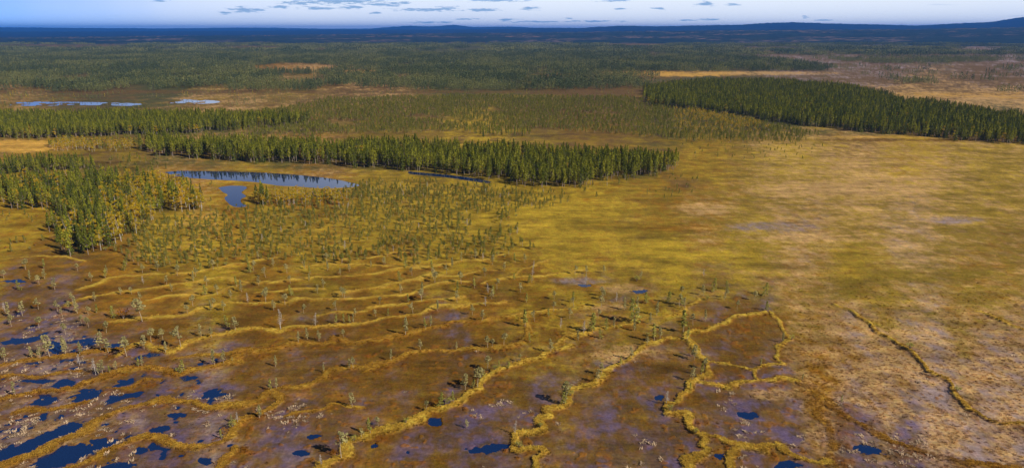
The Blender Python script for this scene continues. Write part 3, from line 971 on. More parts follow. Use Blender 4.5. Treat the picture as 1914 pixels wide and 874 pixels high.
for i in range(6):
    proto('pine%d' % i, *forest_pine(10.0, 20 + i, [1.0, .8, 1.15, .9, 1.3, .7][i]), 'pine_bark', 'pine_needles')
for i in range(4):
    proto('spruce%d' % i, *spruce(10.0, 40 + i, [.13, .16, .11, .145][i]), 'pine_bark', 'spruce_needles')
for i in range(4):
    proto('birch%d' % i, *birch(7.0, 60 + i), 'birch_bark', 'birch_leaves')
BK = ['round', 'flag', 'sparse', 'bushy', 'slim', 'round', 'sparse', 'slim']
for i, k in enumerate(BK):
    proto('bog%d' % i, *bog_pine(4.0, 80 + i, k), 'bog_pine_bark', 'young_needles' if i in (3, 4) else 'bog_pine_needles')
for i in range(2):
    proto('dead%d' % i, *bog_pine(4.0, 120 + i, 'dead'), 'dead_wood', 'grey_twigs')
for i in range(5):
    proto('mire%d' % i, *bog_pine(3.0, 180 + i, ['bushy', 'sparse', 'slim', 'bushy', 'round'][i]), 'bog_pine_bark', 'mire_needles')
for i in range(2):
    proto('bush%d' % i, *bush(1.5, 140 + i), 'pine_bark', 'orange_leaves')
for i in range(2):
    proto('gbush%d' % i, *bush(1.5, 150 + i), 'pine_bark', 'young_needles')
BASEH = {'pine': 10.0, 'spruce': 10.0, 'birch': 7.0, 'bog': 4.0, 'mire': 3.0, 'dead': 4.0, 'bush': 1.5, 'gbush': 1.5}


def base_h(k):
    return BASEH[k.rstrip('0123456789')]


def joined(key):
    tm, cm, tr, cr, bm_, lm = PROTO[key]
    v1_, q1, t1 = tr.arrays(); v2_, q2, t2 = cr.arrays()
    q = np.vstack([q1, q2 + len(v1_)]); t_ = np.vstack([t1, t2 + len(v1_)])
    mi = np.concatenate([np.zeros(len(q1)), np.ones(len(q2)), np.zeros(len(t1)), np.ones(len(t2))])
    return mesh_from(key + '_joined', np.vstack([v1_, v2_]), q, t_, [MAT[bm_], MAT[lm]], mi)


JO = {}
def lib_obj(key):
    if key not in JO:
        JO[key] = bpy.data.objects.new('lib_' + key, joined(key))
    return JO[key]


# clumps for the far woods
def far_clump(seed, n, size, hmin, hmax, nl, ls, birches=0.0, dark=False):
    r = np.random.default_rng(seed)
    cr, ye = Geo(), Geo()
    k = int(math.ceil(math.sqrt(n)))
    for i in range(n):
        cx = ((i % k) + r.uniform(.1, .9)) / k - .5; cy = ((i // k) + r.uniform(.1, .9)) / k - .5
        h = r.uniform(hmin, hmax)
        g = ye if r.random() < birches else cr
        for j in range(nl):
            q = .2 + .8 * (j + r.random()) / nl
            w = .16 * h * (1.08 - q) + .03 * h
            d = r.normal(size=2); d /= np.linalg.norm(d)
            leaf(g, np.array([cx * size + d[0] * w * .7, cy * size + d[1] * w * .7, q * h]), ls * h, r, .35)
    v1_, q1, t1 = cr.arrays(); v2_, q2, t2 = ye.arrays()
    mi = np.concatenate([np.zeros(len(t1)), np.ones(len(t2))])
    return mesh_from('clump', np.vstack([v1_, v2_]), None, np.vstack([t1, t2 + len(v1_)]), [MAT['far_needles' if not dark else 'far_dark_needles'], MAT['birch_leaves']], mi)


CLUMP = {}
for i in range(4):
    CLUMP['mid%d' % i] = bpy.data.objects.new('lib_mid%d' % i, far_clump(200 + i, 9, 15, 6.5, 11.5, 26, .06, [.03, .09, .01, .02][i], i > 1))
for i in range(4):
    CLUMP['far%d' % i] = bpy.data.objects.new('lib_far%d' % i, far_clump(220 + i, 70, 64, 7, 13, 8, .13, 0, i > 1))
for i in range(3):
    CLUMP['low%d' % i] = bpy.data.objects.new('lib_low%d' % i, far_clump(240 + i, 9, 22, 2.5, 6.0, 18, .07, .02))


def tuft_mesh(seed, n, h, w):
    r = np.random.default_rng(seed)
    g = Geo()
    for _ in range(n):
        th = r.uniform(0, 6.283); o = r.normal(size=2) * w * .35
        d = np.array([math.cos(th), math.sin(th), 0]); s = np.array([-d[1], d[0], 0]) * .07
        b0 = np.array([o[0], o[1], -.05]); L = h * r.uniform(.6, 1.2)
        mid = b0 + d * w * .25 + np.array([0, 0, L * .75]); tip = b0 + d * w * r.uniform(.4, .9) + np.array([0, 0, L * r.uniform(.6, 1.0)])
        g.add([b0 - s, b0 + s, mid + s * .8, mid - s * .8, tip], q=[(0, 1, 2, 3)], t=[(3, 2, 4)])
    return g.mesh('tuft', MAT['tuft'])


TUFT = {'tuft%d' % i: bpy.data.objects.new('lib_tuft%d' % i, tuft_mesh(260 + i, 14, [.24, .32, .2][i], .45)) for i in range(3)}


def mass(name, keys, objs, pts, var, rot, scl, label, category, tint=None, kind='stuff'):
    """a wood or sward that reads as one mass: one object of scattered plants"""
    me = bpy.data.meshes.new(name)
    me.vertices.add(len(pts))
    me.vertices.foreach_set('co', np.asarray(pts, np.float32).ravel())
    for nm, ty, arr in (('variant', 'INT', np.asarray(var, np.int32)), ('turn', 'FLOAT', np.asarray(rot, np.float32)), ('size', 'FLOAT', np.asarray(scl, np.float32))):
        a = me.attributes.new(nm, ty, 'POINT'); a.data.foreach_set('value', arr)
    if tint is not None:
        a = me.attributes.new('tint', 'FLOAT_COLOR', 'POINT')
        a.data.foreach_set('color', np.concatenate([tint, np.ones((len(pts), 1))], 1).astype(np.float32).ravel())
    o = link(name, me, kind=kind, label=label, category=category)
    c = bpy.data.collections.new('lib_' + name)
    for i, k in enumerate(keys):
        ob = objs[k].copy(); ob.name = '%02d_%s' % (i, k)
        c.objects.link(ob)
    ng = bpy.data.node_groups.new('scatter_' + name, 'GeometryNodeTree')
    ng.interface.new_socket('Geometry', in_out='INPUT', socket_type='NodeSocketGeometry')
    ng.interface.new_socket('Geometry', in_out='OUTPUT', socket_type='NodeSocketGeometry')
    N = ng.nodes.new
    gi, go = N('NodeGroupInput'), N('NodeGroupOutput')
    ci = N('GeometryNodeCollectionInfo'); ci.inputs['Collection'].default_value = c
    ci.inputs['Separate Children'].default_value = True; ci.inputs['Reset Children'].default_value = True
    ip = N('GeometryNodeInstanceOnPoints'); ip.inputs['Pick Instance'].default_value = True
    def na(nm, ty):
        n = N('GeometryNodeInputNamedAttribute'); n.data_type = ty; n.inputs['Name'].default_value = nm
        return n.outputs['Attribute']
    cx = N('ShaderNodeCombineXYZ')
    L = ng.links.new
    L(gi.outputs[0], ip.inputs['Points']); L(ci.outputs[0], ip.inputs['Instance'])
    L(na('variant', 'INT'), ip.inputs['Instance Index'])
    L(na('turn', 'FLOAT'), cx.inputs[2]); L(cx.outputs[0], ip.inputs['Rotation'])
    L(na('size', 'FLOAT'), ip.inputs['Scale'])
    L(ip.outputs[0], go.inputs[0])
    md = o.modifiers.new('scatter', 'NODES'); md.node_group = ng
    return o


# ------------------------------------------------------------------ where trees grow
def fill(poly, per_ha, seed, jitter=.95, edge=3.0, gaps=None):
    """points spread through a plan polygon, thinned by noise"""
    p = np.array(poly, float)
    gx, gy = ground_xy(p[:, 0], p[:, 1])
    gp = list(zip(gx, gy))
    cell = math.sqrt(10000.0 / per_ha)
    r = np.random.default_rng(seed)
    xs = np.arange(gx.min(), gx.max(), cell); ys = np.arange(gy.min(), gy.max(), cell)
    X, Y = np.meshgrid(xs, ys)
    X = X.ravel() + r.uniform(-.5, .5, X.size) * cell * jitter; Y = Y.ravel() + r.uniform(-.5, .5, Y.size) * cell * jitter
    ex = X + edge * 3 * perlin(X / 14, Y / 14, seed); ey = Y + edge * 3 * perlin(X / 14, Y / 14, seed + 1)
    k = in_poly(ex, ey, gp)
    if gaps:
        sc_, thr = gaps
        k &= fbm(X, Y, sc_, seed + 2, 3) > thr
    X, Y = X[k], Y[k]
    px, py = to_px(X, Y)
    k = (px > -120) & (px < 2034)
    return X[k], Y[k]


def wet_mask(x, y):
    z, *_ = mire(x, y)
    return z


TREES = []   # (key, x, y, z, height, rot, zone)


def grow(poly, per_ha, seed, species, hmin, hmax, zone, gaps=None, edge=3.0, dry=True):
    x, y = fill(poly, per_ha, seed, gaps=gaps, edge=edge)
    if len(x) == 0:
        return
    z, col, wet, m, core, dm, px, py = mire(x, y)
    r = np.random.default_rng(seed + 999)
    hv = .5 + .8 * fbm(x, y, 35, seed + 5, 2)
    for i in range(len(x)):
        if z[i] < -.02:
            continue
        sp = species(px[i], py[i], r, i)
        if sp is None:
            continue
        key, f = sp
        h = (hmin + (hmax - hmin) * np.clip(.65 * hv[i] + .5 * r.random(), 0, 1.15)) * f
        TREES.append((key, x[i], y[i], max(z[i], 0), h, r.uniform(0, 6.283), zone))


def sp_pine(spr=.12, bir=.03):
    def f(px, py, r, i):
        q = r.random()
        if q < bir:
            return 'birch%d' % r.integers(4), .72
        if q < bir + spr:
            return 'spruce%d' % r.integers(4), 1.02
        return 'pine%d' % r.integers(6), 1.0
    return f


def sp_left_grove(px, py, r, i):
    yb = np.clip((px - 150) / 120, 0, 1) * .62 + (.18 if py > 420 else 0)
    if px < 130 and py < 400:
        yb = .22
    q = r.random()
    if q < yb:
        return 'birch%d' % r.integers(4), .8
    if q < yb + (1 - yb) * .45:
        return 'spruce%d' % r.integers(4), 1.0
    return 'pine%d' % r.integers(6), .95


def sp_birch(px, py, r, i):
    if r.random() < .2:
        return 'pine%d' % r.integers(6), .8
    return 'birch%d' % r.integers(4), .9


def sp_bog(px, py, r, i):
    q = r.random()
    if q < .05:
        return 'dead%d' % r.integers(2), .9
    if q < .09:
        return 'gbush%d' % r.integers(2), .45
    return 'bog%d' % r.integers(8), 1.0


def sp_mire(px, py, r, i):
    q = r.random()
    if q < .03:
        return 'dead%d' % r.integers(2), .9
    if q < .10:
        return 'gbush%d' % r.integers(2), .5
    if q < .13:
        return 'bush%d' % r.integers(2), .4
    return 'mire%d' % r.integers(5), 1.0


def sp_scrub(px, py, r, i):
    q = r.random()
    if px > 1260 and px < 1420 and py < 250 and q < .5:
        return 'birch%d' % r.integers(4), .8
    if q < .03:
        return 'birch%d' % r.integers(4), .7
    if q < .40:
        return 'pine%d' % r.integers(6), 1.0
    return 'mire%d' % r.integers(5), .95


F1 = [(262,272),(330,274),(450,279),(600,281),(750,281),(900,289),(1050,294),(1150,302),(1262,308),(1268,318),(1240,328),(1190,333),(1130,334),(1098,345),(1080,353),(1000,348),(960,343),(900,337),(850,329),(760,318),(640,311),(560,306),(480,304),(400,299),(300,291)]
F2 = [(-150,222),(0,222),(200,219),(400,222),(560,222),(575,232),(480,239),(400,245),(330,251),(230,253),(100,259),(-150,260)]
F3 = [(-150,310),(0,309),(100,308),(175,308),(185,317),(100,322),(0,326),(-150,330)]
F4 = [(-150,350),(0,346),(60,340),(150,336),(210,336),(280,342),(340,352),(398,382),(390,392),(330,398),(285,408),(262,425),(235,450),(200,478),(150,478),(100,466),(92,440),(112,412),(60,396),(0,372),(-150,380)]
F5 = [(476,372),(500,364),(560,364),(620,368),(655,372),(640,384),(590,388),(520,386),(480,384)]
F5b = [(478,374),(500,370),(506,384),(482,386)]
F6 = [(95,268),(180,270),(260,272),(250,283),(170,284),(105,282)]
F7 = [(1205,170),(1300,158),(1450,158),(1580,168),(1625,178),(1700,198),(1800,212),(1914,228),(2100,250),(2100,285),(1914,270),(1840,266),(1700,254),(1600,246),(1520,238),(1450,228),(1380,215),(1300,206),(1215,198)]
F8 = [(420,245),(480,212),(620,186),(900,180),(1205,184),(1220,200),(1320,212),(1450,235),(1520,252),(1500,268),(1380,266),(1250,262),(1130,250),(1000,243),(900,246),(700,250),(560,255)]
grow(F1, 780, 1, sp_pine(.12, .04), 7.5, 12.5, 'central', gaps=(18, -.48))
grow(F2, 900, 2, sp_pine(.2, .04), 7.5, 11.0, 'strip')
grow(F3, 900, 3, sp_pine(.35, .02), 7.0, 9.0, 'corner')
grow(F4, 750, 4, sp_left_grove, 7.0, 11.0, 'autumn')
grow(F5, 700, 5, sp_birch, 4.5, 7.0, 'pondside', edge=1.0)
grow(F5b, 900, 6, sp_pine(.4, 0), 8.0, 10, 'pondside', edge=.3)
grow(F6, 700, 7, sp_birch, 4.5, 7.5, 'clearing')
grow(F7, 720, 8, sp_pine(.40, .05), 7.0, 13.0, 'dark', gaps=(26, -.38))
grow(F8, 620, 9, sp_scrub, 2.5, 6.0, 'scrub', gaps=(60, -.28))
grow([(880,246),(1000,248),(990,256),(890,256)], 400, 10, sp_pine(.2, 0), 5, 7, 'scrub')
grow([(1290,205),(1420,232),(1440,245),(1360,240),(1290,222)], 500, 31, sp_birch, 4, 6, 'scrub')
grow([(-100,262),(95,262),(260,258),(420,250),(600,262),(640,272),(270,268),(95,266)], 220, 11, sp_scrub, 3, 6, 'scrub')
grow([(185,300),(260,290),(300,296),(330,315),(270,330),(190,330)], 160, 12, sp_scrub, 2.5, 5, 'scrub')
# the open mire
grow([(250,430),(330,405),(420,392),(470,388),(660,352),(900,348),(1000,372),(960,420),(1000,470),(900,490),(600,490),(330,500),(240,490)], 760, 13, sp_mire, 1.6, 4.0, 'mire', gaps=(30, -.32))
grow([(640,346),(760,335),(900,345),(1000,355),(1100,360),(1040,395),(800,400),(650,380)], 700, 14, sp_mire, 1.4, 3.2, 'mire', gaps=(25, -.15))
grow([(120,500),(330,495),(900,488),(1000,470),(1020,530),(900,590),(600,600),(150,610)], 150, 15, sp_bog, 2.2, 4.2, 'thin', gaps=(30, -.2))
grow([(-60,480),(120,500),(160,610),(320,660),(-60,690)], 110, 16, sp_bog, 2.2, 4.4, 'wet', gaps=(25, -.1))
grow([(940,520),(1150,505),(1330,520),(1430,560),(1400,590),(1250,640),(1080,640),(960,600)], 190, 17, sp_bog, 2.0, 4.2, 'middle', gaps=(20, -.15))
grow([(-100,360),(90,400),(90,460),(120,490),(-100,480)], 260, 18, sp_mire, 1.5, 3.5, 'mire', gaps=(25, -.1))
grow([(1040,345),(1270,325),(1330,340),(1250,372),(1100,375)], 260, 19, sp_mire, 1.5, 3.2, 'mire', gaps=(25, .0))
grow([(1260,262),(1420,262),(1560,275),(1500,300),(1290,300)], 120, 20, sp_mire, 1.4, 2.8, 'mire')
grow([(200,400),(280,395),(300,430),(260,470),(210,490)], 300, 21, sp_mire, 2.0, 4.5, 'mire')
grow([(300,340),(420,345),(420,390),(400,395),(390,380),(350,350)], 100, 22, sp_mire, 1.5, 3, 'mire')

# pines on the moss ridges, one by one: foot column, foot row, top row, look
BOG_LIST = """638,859,810,1;600,872,852,d;677,821,801,2;692,812,784,4;707,797,779,0;759,793,782,g;797,768,751,0;824,762,736,3;848,755,734,4;838,758,744,g
869,728,698,2;893,727,689,0;884,724,707,3;912,691,663,0;933,687,674,4;971,677,664,5;659,761,733,2;873,800,783,6;963,812,789,d;660,690,669,0;653,690,672,7
605,696,682,7;507,731,710,4;517,728,709,7;485,782,758,7;515,685,664,7;731,675,655,7;1058,754,712,0;1053,756,730,3;1117,716,693,6;1125,701,680,5;1245,757,733,d
1294,713,689,6;1297,673,645,2;1421,683,669,7;178,700,669,d;192,699,673,6;185,700,680,7;205,699,684,4;29,741,716,7;217,693,676,6;266,686,666,7;260,687,670,4;342,698,676,3;334,697,685,g
401,684,655,7;418,681,657,6;435,677,668,7;434,789,774,7;444,792,772,d;415,820,802,4;486,781,759,7;236,667,630,0;338,650,610,1;283,640,614,0;304,636,614,5;188,656,622,2;94,668,625,2;123,662,630,7
265,602,558,0;213,594,572,3;231,597,577,b;441,619,592,2;351,588,571,0;376,629,606,7;432,558,541,2;145,586,556,7;42,590,562,2;17,592,566,7;115,588,574,6;165,588,571,1;526,616,580,d;590,609,585,d;597,637,617,6;575,634,612,7
558,641,622,7;642,633,617,0;629,606,589,4;654,605,590,4;661,604,588,7;758,627,595,7;795,616,596,4;805,611,591,7;902,600,580,2;786,655,635,6;853,655,641,7;911,652,630,0;921,650,634,5;942,646,623,0
725,590,576,4;702,592,578,5;788,559,538,0;919,559,540,2;611,493,473,0;980,611,577,4;1091,624,601,d;1105,621,585,3;1110,622,597,4;1185,603,557,3;1227,590,564,7;1221,638,604,4;1209,647,630,6;1275,621,577,4;1148,613,594,7
1285,637,614,4;1354,561,546,7;1030,659,635,6;1296,666,648,7;1500,712,700,7;1573,754,738,7;1462,640,622,7;1480,636,626,g;1430,553,528,3;1335,545,520,3;1190,525,512,g;900,707,692,g;650,830,818,4;662,826,815,g;420,812,798,b;436,800,786,g
1066,742,728,g;1300,812,802,g;1290,730,716,4;1252,770,758,g;1010,800,790,g;970,836,822,g;1700,655,640,g;1788,735,722,g;1310,702,680,4;1316,690,668,5;1180,672,650,6;1160,684,666,4;990,640,622,4;950,690,676,3;925,694,682,g;60,668,645,7;75,672,650,6;150,664,640,7;310,660,640,7;395,632,612,6"""
nb0 = len(TREES)
HAND = []
for l in BOG_LIST.split('\n'):
    for s in l.split(';'):
        bx, by, ty, k = s.split(',')
        bx, by, ty = float(bx), float(by), float(ty)
        HAND.append((bx, by, ty, k))
hx, hy = ground_xy(np.array([q[0] for q in HAND]), np.array([q[1] for q in HAND]))
hz = mire(hx, hy)[0]
for i, (bx, by, ty, k) in enumerate(HAND):
    h = height_from_px(bx, by, ty)
    key = {'d': 'dead%d' % (i % 2), 'b': 'bush%d' % (i % 2), 'g': 'gbush%d' % (i % 2)}.get(k) or 'bog' + k
    TREES.append((key, hx[i], hy[i], max(hz[i], -.1), float(h), random.uniform(0, 6.283), 'hand'))

# ridge that each hand-placed tree stands on
RIDGE = []
for (nm, w, h, pts) in STR:
    a = np.array(pts, float); gx, gy = ground_xy(a[:, 0], a[:, 1])
    RIDGE.append((nm, smooth_line(np.stack([gx, gy], 1))))


def ridge_of(x, y):
    best, bd = 'wet', 1e9
    for nm, ln in RIDGE:
        d = np.min(np.hypot(ln[:, 0] - x, ln[:, 1] - y))
        if d < bd:
            best, bd = nm, d
    return best, bd


RTXT = {'wet': 'on the brown moss ridge above the blue flooded flarks', 'low': 'on the stepped moss ridge crossing the brown mud',
        'long': 'on the long yellow moss ridge lined with pines', 'crooked': 'on the zigzag yellow moss ridge',
        'forked': 'on the forked yellow ridge between purple flarks', 'right': 'beside the broad orange ridge at the tan sedge',
        'dark': 'on the dark narrow ridge in the tan sedge', 'thin': 'on one of the thin parallel moss strings'}
LOOK = {'bog0': ('bog_pine', 'stunted bog pine with a round head on a bare pale stem'), 'bog1': ('bog_pine', 'stunted bog pine with a one-sided flag crown'),
        'bog2': ('bog_pine', 'open-tiered stunted bog pine with pale stem'), 'bog3': ('bog_pine', 'bushy bog pine green to its foot'),
        'bog4': ('bog_pine', 'slim young bog pine'), 'bog5': ('bog_pine', 'round-headed small bog pine'), 'bog6': ('bog_pine', 'thin open-crowned bog pine'),
        'bog7': ('bog_pine', 'very slim needle-poor bog pine'), 'dead0': ('dead_pine', 'bleached dead pine with bare twigs'), 'dead1': ('dead_pine', 'grey dead pine snag'),
        'mire0': ('mire_pine', 'bushy little green mire pine'), 'mire1': ('mire_pine', 'open-crowned little mire pine'), 'mire2': ('mire_pine', 'slender little mire pine'),
        'mire3': ('mire_pine', 'dense dwarf mire pine'), 'mire4': ('mire_pine', 'little mire pine with a round head'), 'bush0': ('autumn_bush', 'small orange autumn bush'), 'bush1': ('autumn_bush', 'small orange autumn bush'),
        'gbush0': ('juniper_bush', 'low green bush'), 'gbush1': ('juniper_bush', 'low green bush')}
ZTXT = {'central': 'at the edge of the long pine grove behind the pond', 'strip': 'in the dark wood strip behind the ochre clearing', 'corner': 'in the short wood beside the autumn grove',
        'autumn': 'in the mixed autumn grove left of the small pond', 'pondside': 'in the yellow birch stand beside the small pond', 'clearing': 'by the ochre clearing',
        'dark': 'in the dark wood above the open yellow mire', 'scrub': 'in the low scrub on brown heath',
        'mire': 'scattered on the yellow mire below the pond', 'thin': 'among the parallel moss strings', 'wet': 'among the flooded flarks', 'middle': 'on the mottled mire amid the ridges'}
ZTXT['autumn'] = 'in the mixed autumn grove beside the small pond'
FLOOK = {'pine': ('pine_tree', ['tall pine with tapering crown', 'slim tall pine', 'broad-crowned pine', 'tall pine with bare lower stem', 'wide bushy pine', 'narrow-crowned pine']),
         'spruce': ('spruce_tree', ['dark conical spruce', 'broad dark spruce', 'narrow spire-like spruce', 'dense dark spruce']),
         'birch': ('birch_tree', ['yellow autumn birch', 'yellow birch with loose crown', 'leaning yellow birch', 'round golden birch'])}
CATS = {'bog_pine': 'pine tree', 'dead_pine': 'dead tree', 'autumn_bush': 'bush', 'mire_pine': 'pine tree', 'juniper_bush': 'bush', 'pine_tree': 'pine tree', 'spruce_tree': 'spruce tree', 'birch_tree': 'birch tree'}

# pick the largest of each kind as trees of their own; the rest is the mass
app = np.array([T[4] / math.hypot(T[1], T[2]) for T in TREES])
vis = np.array([(-5 < to_px(T[1], T[2])[0] < 1919) and to_px(T[1], T[2], T[4])[1] < 872 for T in TREES])
kinds = np.array([('hand' if T[6] == 'hand' else T[0].rstrip('0123456789')) for T in TREES])
own = np.zeros(len(TREES), bool)
own[kinds == 'hand'] = True
kk = np.array([T[0].rstrip('0123456789') for T in TREES])
for k, n in (('pine', 285), ('spruce', 220), ('birch', 260), ('bog', 285), ('mire', 285), ('bush', 60), ('dead', 60), ('gbush', 80)):
    have = int((own & (kk == k)).sum())
    c = np.where((kk == k) & vis & ~own)[0]
    c = c[np.argsort(-app[c])][:max(0, n - have)]
    own[c] = True

first = {}


def plant(key, x, y, z, h, rot, name, label, cat, group):
    s = h / base_h(key)
    e = bpy.data.objects.new(name, None)
    e.empty_display_size = .2
    e.location = (x, y, z); e.rotation_euler = (0, 0, rot); e.scale = (s, s, s)
    COL.objects.link(e)
    e['label'] = label; e['category'] = cat; e['group'] = group
    if key not in first:
        a = bpy.data.objects.new('trunk' if 'bush' not in name else 'stems', PROTO[key][0])
        b_ = bpy.data.objects.new('crown', PROTO[key][1])
        first[key] = (a, b_)
    else:
        a, b_ = first[key][0].copy(), first[key][1].copy()
    for c in (a, b_):
        COL.objects.link(c); c.parent = e


for i in np.where(own)[0]:
    key, x, y, z, h, rot, zone = TREES[i]
    k = key.rstrip('0123456789')
    if k in FLOOK:
        name, looks = FLOOK[k]
        px, py = to_px(x, y)
        place = ZTXT[zone]
        if zone == 'central':
            place = ('in the pine grove behind the pond' if px < 480 else 'in the pine grove between pond and creek' if px < 760 else
                     'in the pine grove above the dark creek' if px < 960 else 'at the grove tip on the yellow mire')
        if zone == 'autumn':
            place = ('in the autumn grove near the pond' if px > 290 else 'at the lower tip of the autumn grove' if py > 425 else
                     'amid the autumn grove' if px > 180 else 'on the wooded side of the autumn grove')
        tall = 'tall ' if h > 1.06 * base_h(key) else 'short ' if h < .85 * base_h(key) else ''
        label = tall + looks[int(key[-1])].replace('tall ', '') + ' ' + place
        group = name.replace('_', ' ') + 's ' + place
    else:
        name, look = LOOK[key]
        rn, rd = ridge_of(x, y)
        place = RTXT[rn] if rd < 5 and zone in ('hand', 'thin', 'wet', 'middle') else (ZTXT[zone] if zone != 'hand' else 'on a low hummock out in the brown mud')
        if zone == 'mire':
            px, py = to_px(x, y)
            place = ('on the mire beside the autumn grove' if px < 340 else 'on the mire just above the thin moss strings' if py > 445 else
                     'on the mire below the pondside birches' if px < 680 else 'on the mire below the dark creek' if px < 960 else 'on the mire below the grove tip')
            look = ('tall ' if h > 3.3 else 'tiny ' if h < 2.4 and 'bush' not in key else '') + look.replace('little ', '')
        label = look + ' ' + place
        group = name.replace('_', ' ') + 's ' + place
    label = ' '.join(label.split()[:16])
    plant(key, x, y, z, h, rot, name, label, CATS[name], group)

# the rest of the woods
def wood(name, sel, label, cat):
    idx = [i for i in np.where(~own)[0] if sel(TREES[i], i)]
    if not idx:
        return
    keys = sorted({TREES[i][0] for i in idx})
    for k in keys:
        lib_obj(k)
    mass(name, keys, JO, [TREES[i][1:4] for i in idx], [keys.index(TREES[i][0]) for i in idx], [TREES[i][5] for i in idx],
         [TREES[i][4] / base_h(TREES[i][0]) for i in idx], label, cat)


bogk = ('bog', 'dead', 'gbush', 'bush')
wood('pine_wood', lambda T, i: T[6] == 'central', 'long green pine grove with pale stems behind the narrow pond', 'wood')
wood('mixed_wood', lambda T, i: T[6] in ('autumn', 'pondside'), 'mixed green and yellow trees around the small pond', 'wood')
wood('dark_wood', lambda T, i: T[6] == 'dark', 'dark green conifer wood above the open yellow mire', 'wood')
wood('strip_wood', lambda T, i: T[6] in ('strip', 'corner', 'clearing'), 'green wood strips around the small ochre clearing', 'wood')
wood('heath_scrub', lambda T, i: T[6] == 'scrub', 'low sparse scrub of small trees on brown heath', 'scrub')
wood('mire_scrub', lambda T, i: T[6] in ('mire', 'thin', 'wet', 'middle'), 'tiny grey-green pines dotted over the yellow mire', 'scrub')


# ------------------------------------------------------------------ far woods
def far_mass(name, poly_list, keys, per_ha, seed, holes, label, smin=.85, smax=1.2, gaps=None):
    P_, V_, R_, S_ = [], [], [], []
    r = np.random.default_rng(seed)
    for poly in poly_list:
        x, y = fill(poly, per_ha, seed, gaps=gaps, edge=6.0)
        px, py = to_px(x, y)
        k = np.ones(len(x), bool)
        wob = 10 * perlin(x / 60, y / 60, seed + 9)
        for (cx, cy, rx, ry) in holes:
            k &= ((px + wob - cx) / rx) ** 2 + ((py - cy) / ry) ** 2 > 1
        x, y = x[k], y[k]
        P_.append(np.stack([x, y, np.zeros(len(x))], 1)); V_.append(np.clip(((.5 + 1.1 * fbm(x, y * .6, 150, seed + 40, 3) + .45 * r.normal(size=len(x)) * .5) * len(keys)).astype(int), 0, len(keys) - 1))
        R_.append(r.uniform(0, 6.283, len(x))); S_.append(r.uniform(smin, smax, len(x)) * (1 + .3 * perlin(x / 90, y / 90, seed)))
    mass(name, keys, CLUMP, np.vstack(P_), np.concatenate(V_), np.concatenate(R_), np.concatenate(S_), label, 'wood')
    return sum(len(p) for p in P_)


HOLES = [(550,128,85,8),(672,137,42,4),(1250,139,140,4.5),(1430,138,130,4),(470,90,60,3),(1195,85,60,3.2),(120,87,130,2.5)]
MIDP = [(-120,98),(500,99),(900,100),(1350,104),(1500,118),(1560,128),(1540,134),(1450,134),(1210,145),(1205,168),(1000,170),(700,170),(400,171),(230,172),(-120,176)]
n1 = far_mass('forest', [MIDP], ['mid0', 'mid1', 'mid2', 'mid3'], 60, 401, HOLES, 'broad belt of dull green forest across the plain', gaps=(100, -.12))
LOWP = [(-120,176),(600,172),(1200,172),(1215,190),(900,184),(600,190),(420,205),(-120,205)]
n2 = far_mass('sparse_forest', [LOWP], ['low0', 'low1', 'low2'], 14, 402, [(140,194,150,5),(365,190,55,5)], 'thin stunted trees on the reddish bog by the far ponds', gaps=(70, -.05))
RB = [(1480,104),(1914,104),(2050,104),(2050,180),(1914,178),(1700,160),(1600,140),(1560,120)]
n3 = far_mass('bog_thicket', [RB], ['low0', 'mid0', 'mid2'], 10, 403, [], 'scattered dark thickets on the wide reddish bog', gaps=(160, .06))
n3b = far_mass('bog_copse', [[(1685,150),(1740,150),(1745,158),(1690,158)], [(1560,112),(1700,112),(1850,108),(1860,116),(1700,120),(1580,120)]], ['mid0', 'mid1'], 40, 407, [], 'small dark copse standing alone on the reddish bog', gaps=(80, -.1))
FARPOLY = [(-200,83),(1000,83),(2100,83),(2100,104),(1500,104),(1350,104),(900,100),(500,99),(-200,98)]
n4 = far_mass('distant_forest', [FARPOLY], ['far0', 'far1', 'far2', 'far3'], 2.0, 404,
              [(300,73,110,2),(110,87,140,3.4),(470,90,65,3.5),(750,77,55,1.6),(1195,84.5,62,2.4),(1450,91,60,2),(1720,89,120,2)], 'dark distant forest spreading to the blue hills', gaps=(420, -.20))
print('clumps', n1, n2, n3, n3b, n4, 'trees', len(TREES), 'own', int(own.sum()))

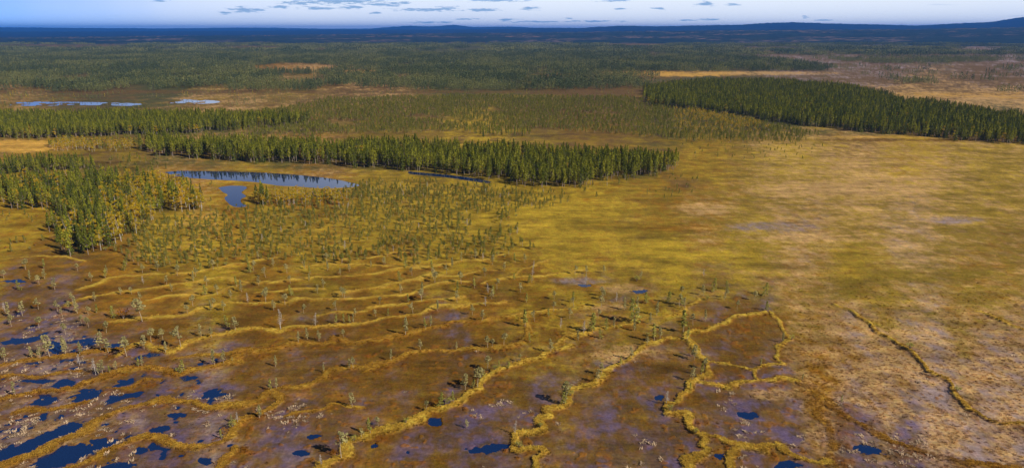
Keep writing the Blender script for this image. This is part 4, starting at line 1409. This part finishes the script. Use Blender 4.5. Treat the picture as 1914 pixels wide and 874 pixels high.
# ------------------------------------------------------------------ sedge and moss tufts
def tufts():
    r = np.random.default_rng(500)
    n = 260000
    px = r.uniform(-30, 1944, n); py = 480 + 420 * r.random(n) ** .8
    x, y = ground_xy(px, py)
    z, col, wet, m, core, dm, *_ = mire(x, y)
    keep = (z > .0) & (r.random(n) < np.clip(.6 * core + .3 * np.exp(-(dm / 3) ** 2) * (z > .15) + .35 * m[:, CK.index('T')] + (.4 * m[:, CK.index('O')] + .5 * m[:, CK.index('G')] + .5 * m[:, CK.index('Y')]) * (m[:, CK.index('P')] + m[:, CK.index('B')] < .3) , 0, 1) * .42 * sstep(455, 700, py))
    x, y, z, col = x[keep], y[keep], z[keep], col[keep]
    col = col * r.uniform(1.0, 1.45, (len(x), 1))
    mass('sedge', ['tuft0', 'tuft1', 'tuft2'], TUFT, np.stack([x, y, z - .02], 1), r.integers(0, 3, len(x)), r.uniform(0, 6.28, len(x)), r.uniform(.5, 1.15, len(x)),
         'tufted yellow sedge and moss covering ridges and dry mire', 'sedge', tint=np.clip(col, 0, 1))
    # bleached tussocks out in the wet flarks
    n = 60000
    px = r.uniform(-30, 1944, n); py = r.uniform(590, 900, n)
    x, y = ground_xy(px, py)
    z, col, wet, m, core, dm, *_ = mire(x, y)
    pn = sstep(.12, .4, fbm(x, y, 14, 95, 3)) + 1.2 * np.exp(-(((px - 430) / 70) ** 2 + ((py - 755) / 16) ** 2)) + .5 * (px < 250) + .5 * np.exp(-(((px - 1610) / 60) ** 2 + ((py - 830) / 30) ** 2))
    keep = (z > -.2) & (core < .2) & (m[:, CK.index('P')] + m[:, CK.index('L')] > .45) & (r.random(n) < .14 * pn)
    x, y, z = x[keep], y[keep], np.maximum(z[keep], -.07)
    tint = np.array(lin((214, 186, 150)))[None, :] * r.uniform(.6, 1.1, (len(x), 1))
    mass('bleached_sedge', ['tuft0', 'tuft1', 'tuft2'], TUFT, np.stack([x, y, z - .02], 1), r.integers(0, 3, len(x)), r.uniform(0, 6.28, len(x)), r.uniform(.7, 2.0, len(x)),
         'bleached dead sedge tussocks in the wet mud', 'sedge', tint=tint)


tufts()

# ------------------------------------------------------------------ air
def haze():
    s, top, bot = 43000.0, 285.0, -4.5
    me = bpy.data.meshes.new('haze')
    v = [(x, y, z) for z in (bot, top) for y in (-s, s) for x in (-s, s)]
    me.from_pydata(v, [], [(0, 2, 3, 1), (4, 5, 7, 6), (0, 1, 5, 4), (2, 6, 7, 3), (0, 4, 6, 2), (1, 3, 7, 5)])
    m = bpy.data.materials.new('haze_air'); m.use_nodes = True
    t = m.node_tree
    t.nodes.remove(t.nodes['Principled BSDF'])
    pv = t.nodes.new('ShaderNodeVolumePrincipled')
    pv.inputs['Color'].default_value = (.06, .31, 1.0, 1)
    pv.inputs['Density'].default_value = 4.8e-5
    pv.inputs['Anisotropy'].default_value = 0.0
    t.links.new(pv.outputs[0], t.nodes['Material Output'].inputs['Volume'])
    me.materials.append(m)
    link('haze', me, kind='stuff', label='thin blue haze filling the air over the plain', category='haze')


haze()
